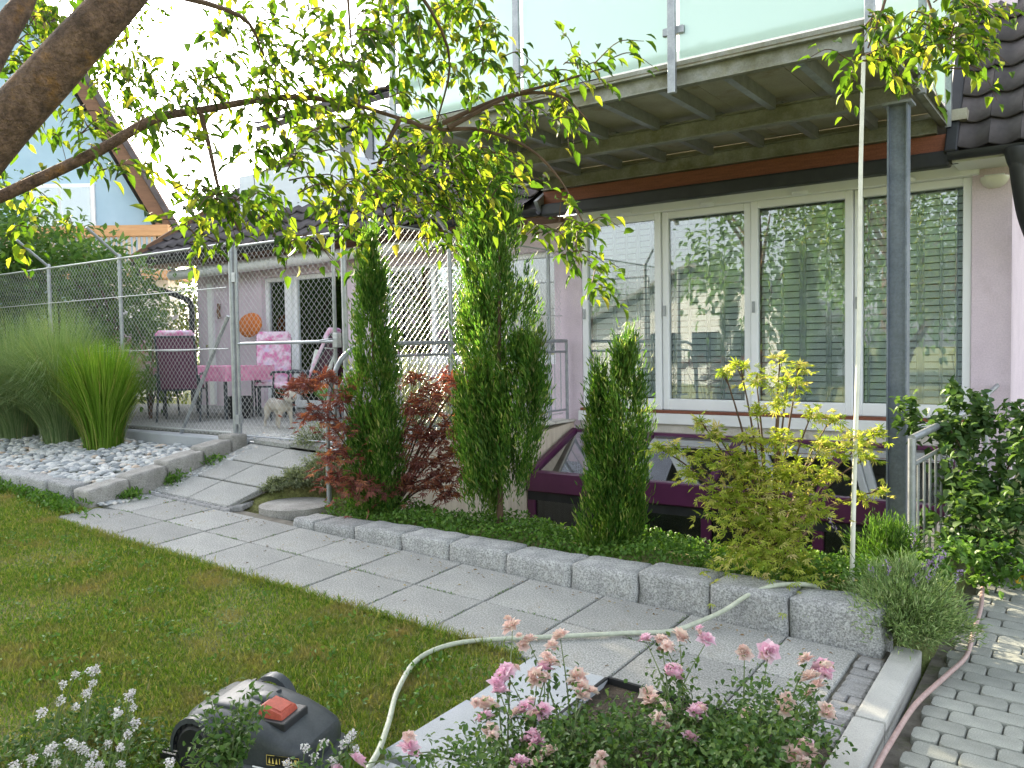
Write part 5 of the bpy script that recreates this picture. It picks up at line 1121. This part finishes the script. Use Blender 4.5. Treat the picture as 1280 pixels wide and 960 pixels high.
for y in (-.25,.25):
    wl = MB(); pr = [(0,-.035),(.06,-.035),(.1,-.03),(.118,-.018),(.118,.018),(.1,.03),(.06,.02),(0,.02)]; wl.lathe(pr, (0,0,0), 28); o = wl.build('wheel', M['mower_dark'], mw, True); o.location = (-.24,y,.12); o.rotation_euler = (R(90),0,0)
    for k in range(18):
        a = k*.349; g_ = MB().box(-.012,.012,-.005,.005,-.028,.028).build('tread', M['mower_dark'], o); g_.matrix_parent_inverse.identity(); g_.location = (.12*math.cos(a),.12*math.sin(a),0); g_.rotation_euler = (0,0,a+1.57)
    s_ = math.copysign(1, y); V = []; F = []
    for k in range(13):                           # flared arch over the wheel
        a = math.pi*(-.05+1.1*k/12); c_, d_ = math.cos(a), math.sin(a)
        for r_, yy in ((.128,y-s_*.04),(.15,y-s_*.03),(.152,y+s_*.03),(.13,y+s_*.034)): V.append((-.24+r_*c_, yy, .12+r_*d_))
    for k in range(12):
        for j_ in range(3): F.append((k*4+j_, k*4+j_+1, k*4+j_+5, k*4+j_+4))
    MB().add(V, F).build('wheel_arch', M['mower'], mw, True)
loft([(-.1,.045,.27,.285),(-.06,.05,.27,.315),(.06,.05,.26,.318),(.16,.045,.235,.285),(.18,.035,.23,.25)], flat=4).build('carry_handle', M['mower'], mw, True); hb_ = mw.children[-1]; hb_.location = (.04,.12,-.03)
loft([(-.24,.12,.28,.293),(-.2,.15,.28,.306),(-.04,.15,.275,.303),(.03,.13,.265,.296)], flat=5).build('hatch', M['mower'], mw, True)
MB().box(.04,.24,-.15,.07,.19,.262).build('button_well', M['mower_dark'], mw, bevel=.01)
sb_ = MB().add([(.05,-.135,.24),(.22,-.135,.22),(.22,.04,.22),(.05,.04,.24),(.065,-.115,.312),(.198,-.115,.284),(.198,.02,.284),(.065,.02,.312)], [(0,3,2,1),(4,5,6,7),(0,1,5,4),(1,2,6,5),(2,3,7,6),(3,0,4,7)]).build('stop_button', M['mower_red'], mw, True, bevel=.01)
MB().add([(.08,-.1,.3105),(.185,-.1,.2884),(.185,.005,.2884),(.08,.005,.3105),(.084,-.096,.314),(.181,-.096,.2923),(.181,.001,.2923),(.084,.001,.314)], [(4,5,6,7),(0,1,5,4),(1,2,6,5),(2,3,7,6),(3,0,4,7)]).build('button_pad', M['mower_red'], sb_)
# label strip on the side, with yellow pictograms
lab = empty('warning_label', (0,0,0)); attach(lab, mw)
def side_pt(u, v): return (.19+.18*u, -.2375+.024*u*u, .112+.046*v)
MB().add([side_pt(0,0),side_pt(.5,0),side_pt(1,0),side_pt(1,1),side_pt(.5,1),side_pt(0,1)], [(0,1,4,5),(1,2,3,4)]).build('strip', M['label_black'], lab)
def sp(u, v): q = side_pt(u, v); return (q[0], q[1]-.003, q[2])
mk = MB()
for k in range(8):
    u = .06+.115*k
    if k in (0,1,2,4,6): mk.add([sp(u,.22),sp(u+.075,.22),sp(u+.0375,.82)], [(0,1,2)])
    elif k == 3: mk.add([sp(u+.01,.25),sp(u+.03,.25),sp(u+.03,.8),sp(u+.01,.8)], [(0,1,2,3)])
    else: mk.add([sp(u,.2),sp(u+.07,.2),sp(u+.07,.8),sp(u,.8)], [(0,1,2,3)])
mk.build('pictograms', M['label_yellow'], lab)
bd_ = MB()
for (a,b_,c_,d_) in ((0,.0,1,.05),(0,.95,1,1),(0,0,.012,1),(.988,0,1,1)): bd_.add([sp(a,b_),sp(c_,b_),sp(c_,d_),sp(a,d_)], [(0,1,2,3)])
bd_.build('border', M['label_yellow'], lab)
for k in range(5): MB().box(-.5,-.36,-.24+.03*k,-.225+.03*k,.03,.06).build('rear_guard_rib', M['mower_dark'], mw)
mw.scale = (.71,.72,.86); mw.location = (-1.83,-6.79,low(-1.83,-6.79)-.015); mw.rotation_euler = (TX,TY,R(16)); tag(mw, 'dark grey robotic lawn mower with red stop button, half under weeds', 'lawn mower')
wd = empty('trailing_weed', (-1.8,-7.15,-.1), label='leafy weed growing up over the robotic mower', cat='weed'); P = []
for (px,py) in ((262,868),(255,890),(300,872),(318,855),(318,888),(290,895),(270,905),(308,905),(325,880),(285,930),(300,925),(255,925),(240,940)):
    q = at(px,py,2.86); base = at(285,985,2.74); c = bez([base,(base+q)/2+np.array([0,0,.02]),q],6); MB().tube(c,.002,4).build('stem', M['stem_green'], wd)
    for k in range(46): P.append(c[random.randrange(3,len(c))] + rng.normal(0,.018,3))
P = np.array(P); foliage('leaves', wd, M['leaf_rose'], P, rdir(len(P),.2), rng.uniform(.02,.038,len(P)), rng.uniform(.012,.02,len(P)), OVAL, 120)

# ================================================================== CHERRY TREE over the viewpoint
ch = empty('cherry_tree', (-2.6,-8.2,-.1), label='cherry tree with lichen spotted limb hanging over the garden', cat='tree')
TB = np.array((-2.75,-8.25,-.2))
branch(ch, [TB, TB+[.15,0,.8], TB+[.5,.15,1.55]], .19, .14, M['bark'], 'trunk', 14, 6)
fork = TB+[.5,.15,1.55]
branch(ch, [fork-[.05,.02,.12], at(-60,240,2.35), at(75,80,2.3), at(165,-20,2.3), at(300,-190,2.5), at(420,-420,2.7)], .076, .04, M['bark'], 'limb', 14, 8)
branch(ch, [fork-[.05,.02,.2], at(-90,285,2.9), at(0,246,3.0), at(120,190,3.05), at(190,150,3.1), at(250,138,3.2), at(350,122,3.3), at(430,128,3.35), at(500,148,3.4)], .027, .007, M['bark'], 'limb', 10, 6)
branch(ch, [fork-[0,0,.1], at(-10,70,2.9), at(30,0,3.0), at(60,-90,3.2)], .05, .03, M['bark'], 'limb', 10, 6)
for pts in ([at(500,148,3.4),at(545,162,3.45),at(600,162,3.5),at(660,185,3.5),at(700,225,3.5),at(730,280,3.5)], [at(540,160,3.45),at(620,125,3.5),at(690,105,3.45),at(755,85,3.4)], [at(560,160,3.45),at(640,120,3.5),at(700,120,3.45),at(735,150,3.4)],
            [at(250,138,3.2),at(262,185,3.2),at(275,240,3.2),at(300,290,3.2)], [at(500,148,3.4),at(480,190,3.4),at(470,240,3.4),at(500,300,3.4)], [at(165,-20,2.3),at(300,20,2.8),at(330,70,3.0)], [at(300,-190,2.5),at(480,-60,3.0),at(560,60,3.3),at(545,160,3.45)],
            [at(420,-420,2.7),at(800,-250,3.0),at(1100,-120,3.2),at(1160,0,3.25),at(1175,70,3.25)], [at(1100,-120,3.2),at(1110,-20,3.2),at(1085,60,3.2)], [at(300,-190,2.5),at(420,-60,2.9),at(440,60,3.1)]):
    branch(ch, pts, .011, .0035, M['twig'], 'branch', 6, 5)
P = []; D = []; TW = MB(); L = []
def sprig(a, e, nl, spread=.018, sc=1.0):        # leaves along one twig, hanging
    a, e = np.array(a), np.array(e); mid = (a+e)/2 + np.array([0,0,.04]); c = bez([a, mid, e], 5); TW.tube(c, list(np.linspace(.003,.0012,len(c))), 4)
    ax = unit(e-a); side = unit(np.cross(ax, [0,0,1]) + 1e-4)
    for k in range(nl):
        u = .15+.85*k/max(nl-1,1); q = c[int(u*(len(c)-1))]; s_ = 1 if k % 2 else -1
        P.append(q + rng.normal(0,spread,3)); D.append(unit(ax*.75 + side*s_*rng.uniform(.4,1.0) + np.array([0,0,-.55]) + rng.normal(0,.3,3))); L.append(sc*rng.uniform(.036,.076))
#  (px, py, depth, rx, ry, twigs)
CL = [(60,30,3.8,70,50,20),(20,100,3.9,35,50,14),(150,60,3.9,40,40,8),(160,130,3.6,35,30,8),(60,40,3.6,80,60,14),(20,150,3.7,50,60,8),(120,100,3.6,60,50,9),(90,160,3.5,60,20,6),(140,215,3.3,50,22,6),(30,240,3.8,35,25,4),(40,290,3.5,40,20,5),(190,170,3.2,40,30,7),
      (215,60,3.4,50,60,5),(290,55,3.3,50,45,7),(260,110,3.3,40,30,9),(230,250,3.2,30,30,9),(275,265,3.1,40,25,11),(330,275,3.1,45,20,8),(250,310,3.1,30,10,4),(350,310,3.0,25,12,4),
      (330,90,3.3,45,30,10),(330,150,3.2,40,35,12),(370,190,3.2,40,40,11),(310,200,3.2,35,30,6),(400,40,3.2,40,40,8),(395,95,3.3,35,30,9),(440,70,3.0,14,55,12),(430,225,3.2,40,30,11),(400,250,3.2,30,20,5),
      (490,30,3.3,55,35,20),(560,25,3.5,55,30,19),(510,100,3.5,45,30,10),(580,90,3.5,45,35,12),(450,160,3.4,45,25,11),(500,200,3.4,50,30,18),(560,200,3.5,45,35,17),(615,190,3.5,28,28,8),(500,265,3.4,40,25,13),(560,255,3.5,30,30,13),(605,250,3.5,28,20,7),(530,300,3.4,25,12,5),
      (650,105,3.5,35,12,6),(700,90,3.45,30,8,5),(740,85,3.4,14,6,2),(660,145,3.5,30,14,5),(700,135,3.4,22,12,4),(690,160,3.4,15,8,2),
      (695,290,3.5,28,18,8),(725,300,3.5,25,16,7),(745,350,3.5,10,22,4),(705,330,3.5,15,15,3),
      (1080,80,3.2,26,22,9),(1100,40,3.2,35,20,8),(1150,80,3.2,25,20,8),(1190,50,3.2,35,30,13),(1205,85,3.2,25,16,8),(1160,20,3.2,40,20,10),(1220,20,3.25,20,18,5),(430,300,3.05,22,14,4),(600,55,3.5,30,30,6)]
for (px,py,d_,rx,ry,nt) in CL:
    for k in range(int(nt*1.12)):
        a = at(px+rng.normal(0,rx*.55), py+rng.normal(0,ry*.6)-8, d_+rng.normal(0,.13)); l = rng.uniform(.1,.22); dr_ = unit(np.array([rng.normal(.25,.6),rng.normal(.1,.6),rng.normal(-.25,.3)]))
        sprig(a, a+dr_*l, int(l/.017))
# the crown goes on above and behind the viewpoint
for k in range(330):
    a = np.array((rng.uniform(-4.6,1.2), rng.uniform(-10.8,-5.6), rng.uniform(3.25,4.9))); l = rng.uniform(.2,.4); dr_ = unit(np.array([rng.normal(0,1),rng.normal(0,1),rng.normal(-.3,.3)])); sprig(a, a+dr_*l, 9, .05, 1.5)
TW.build('twigs', M['twig'], ch)
foliage('crown', ch, M['leaf_cherry'], np.array(P), np.array(D), np.array(L), np.array(L)*.44, OVAL, 300)
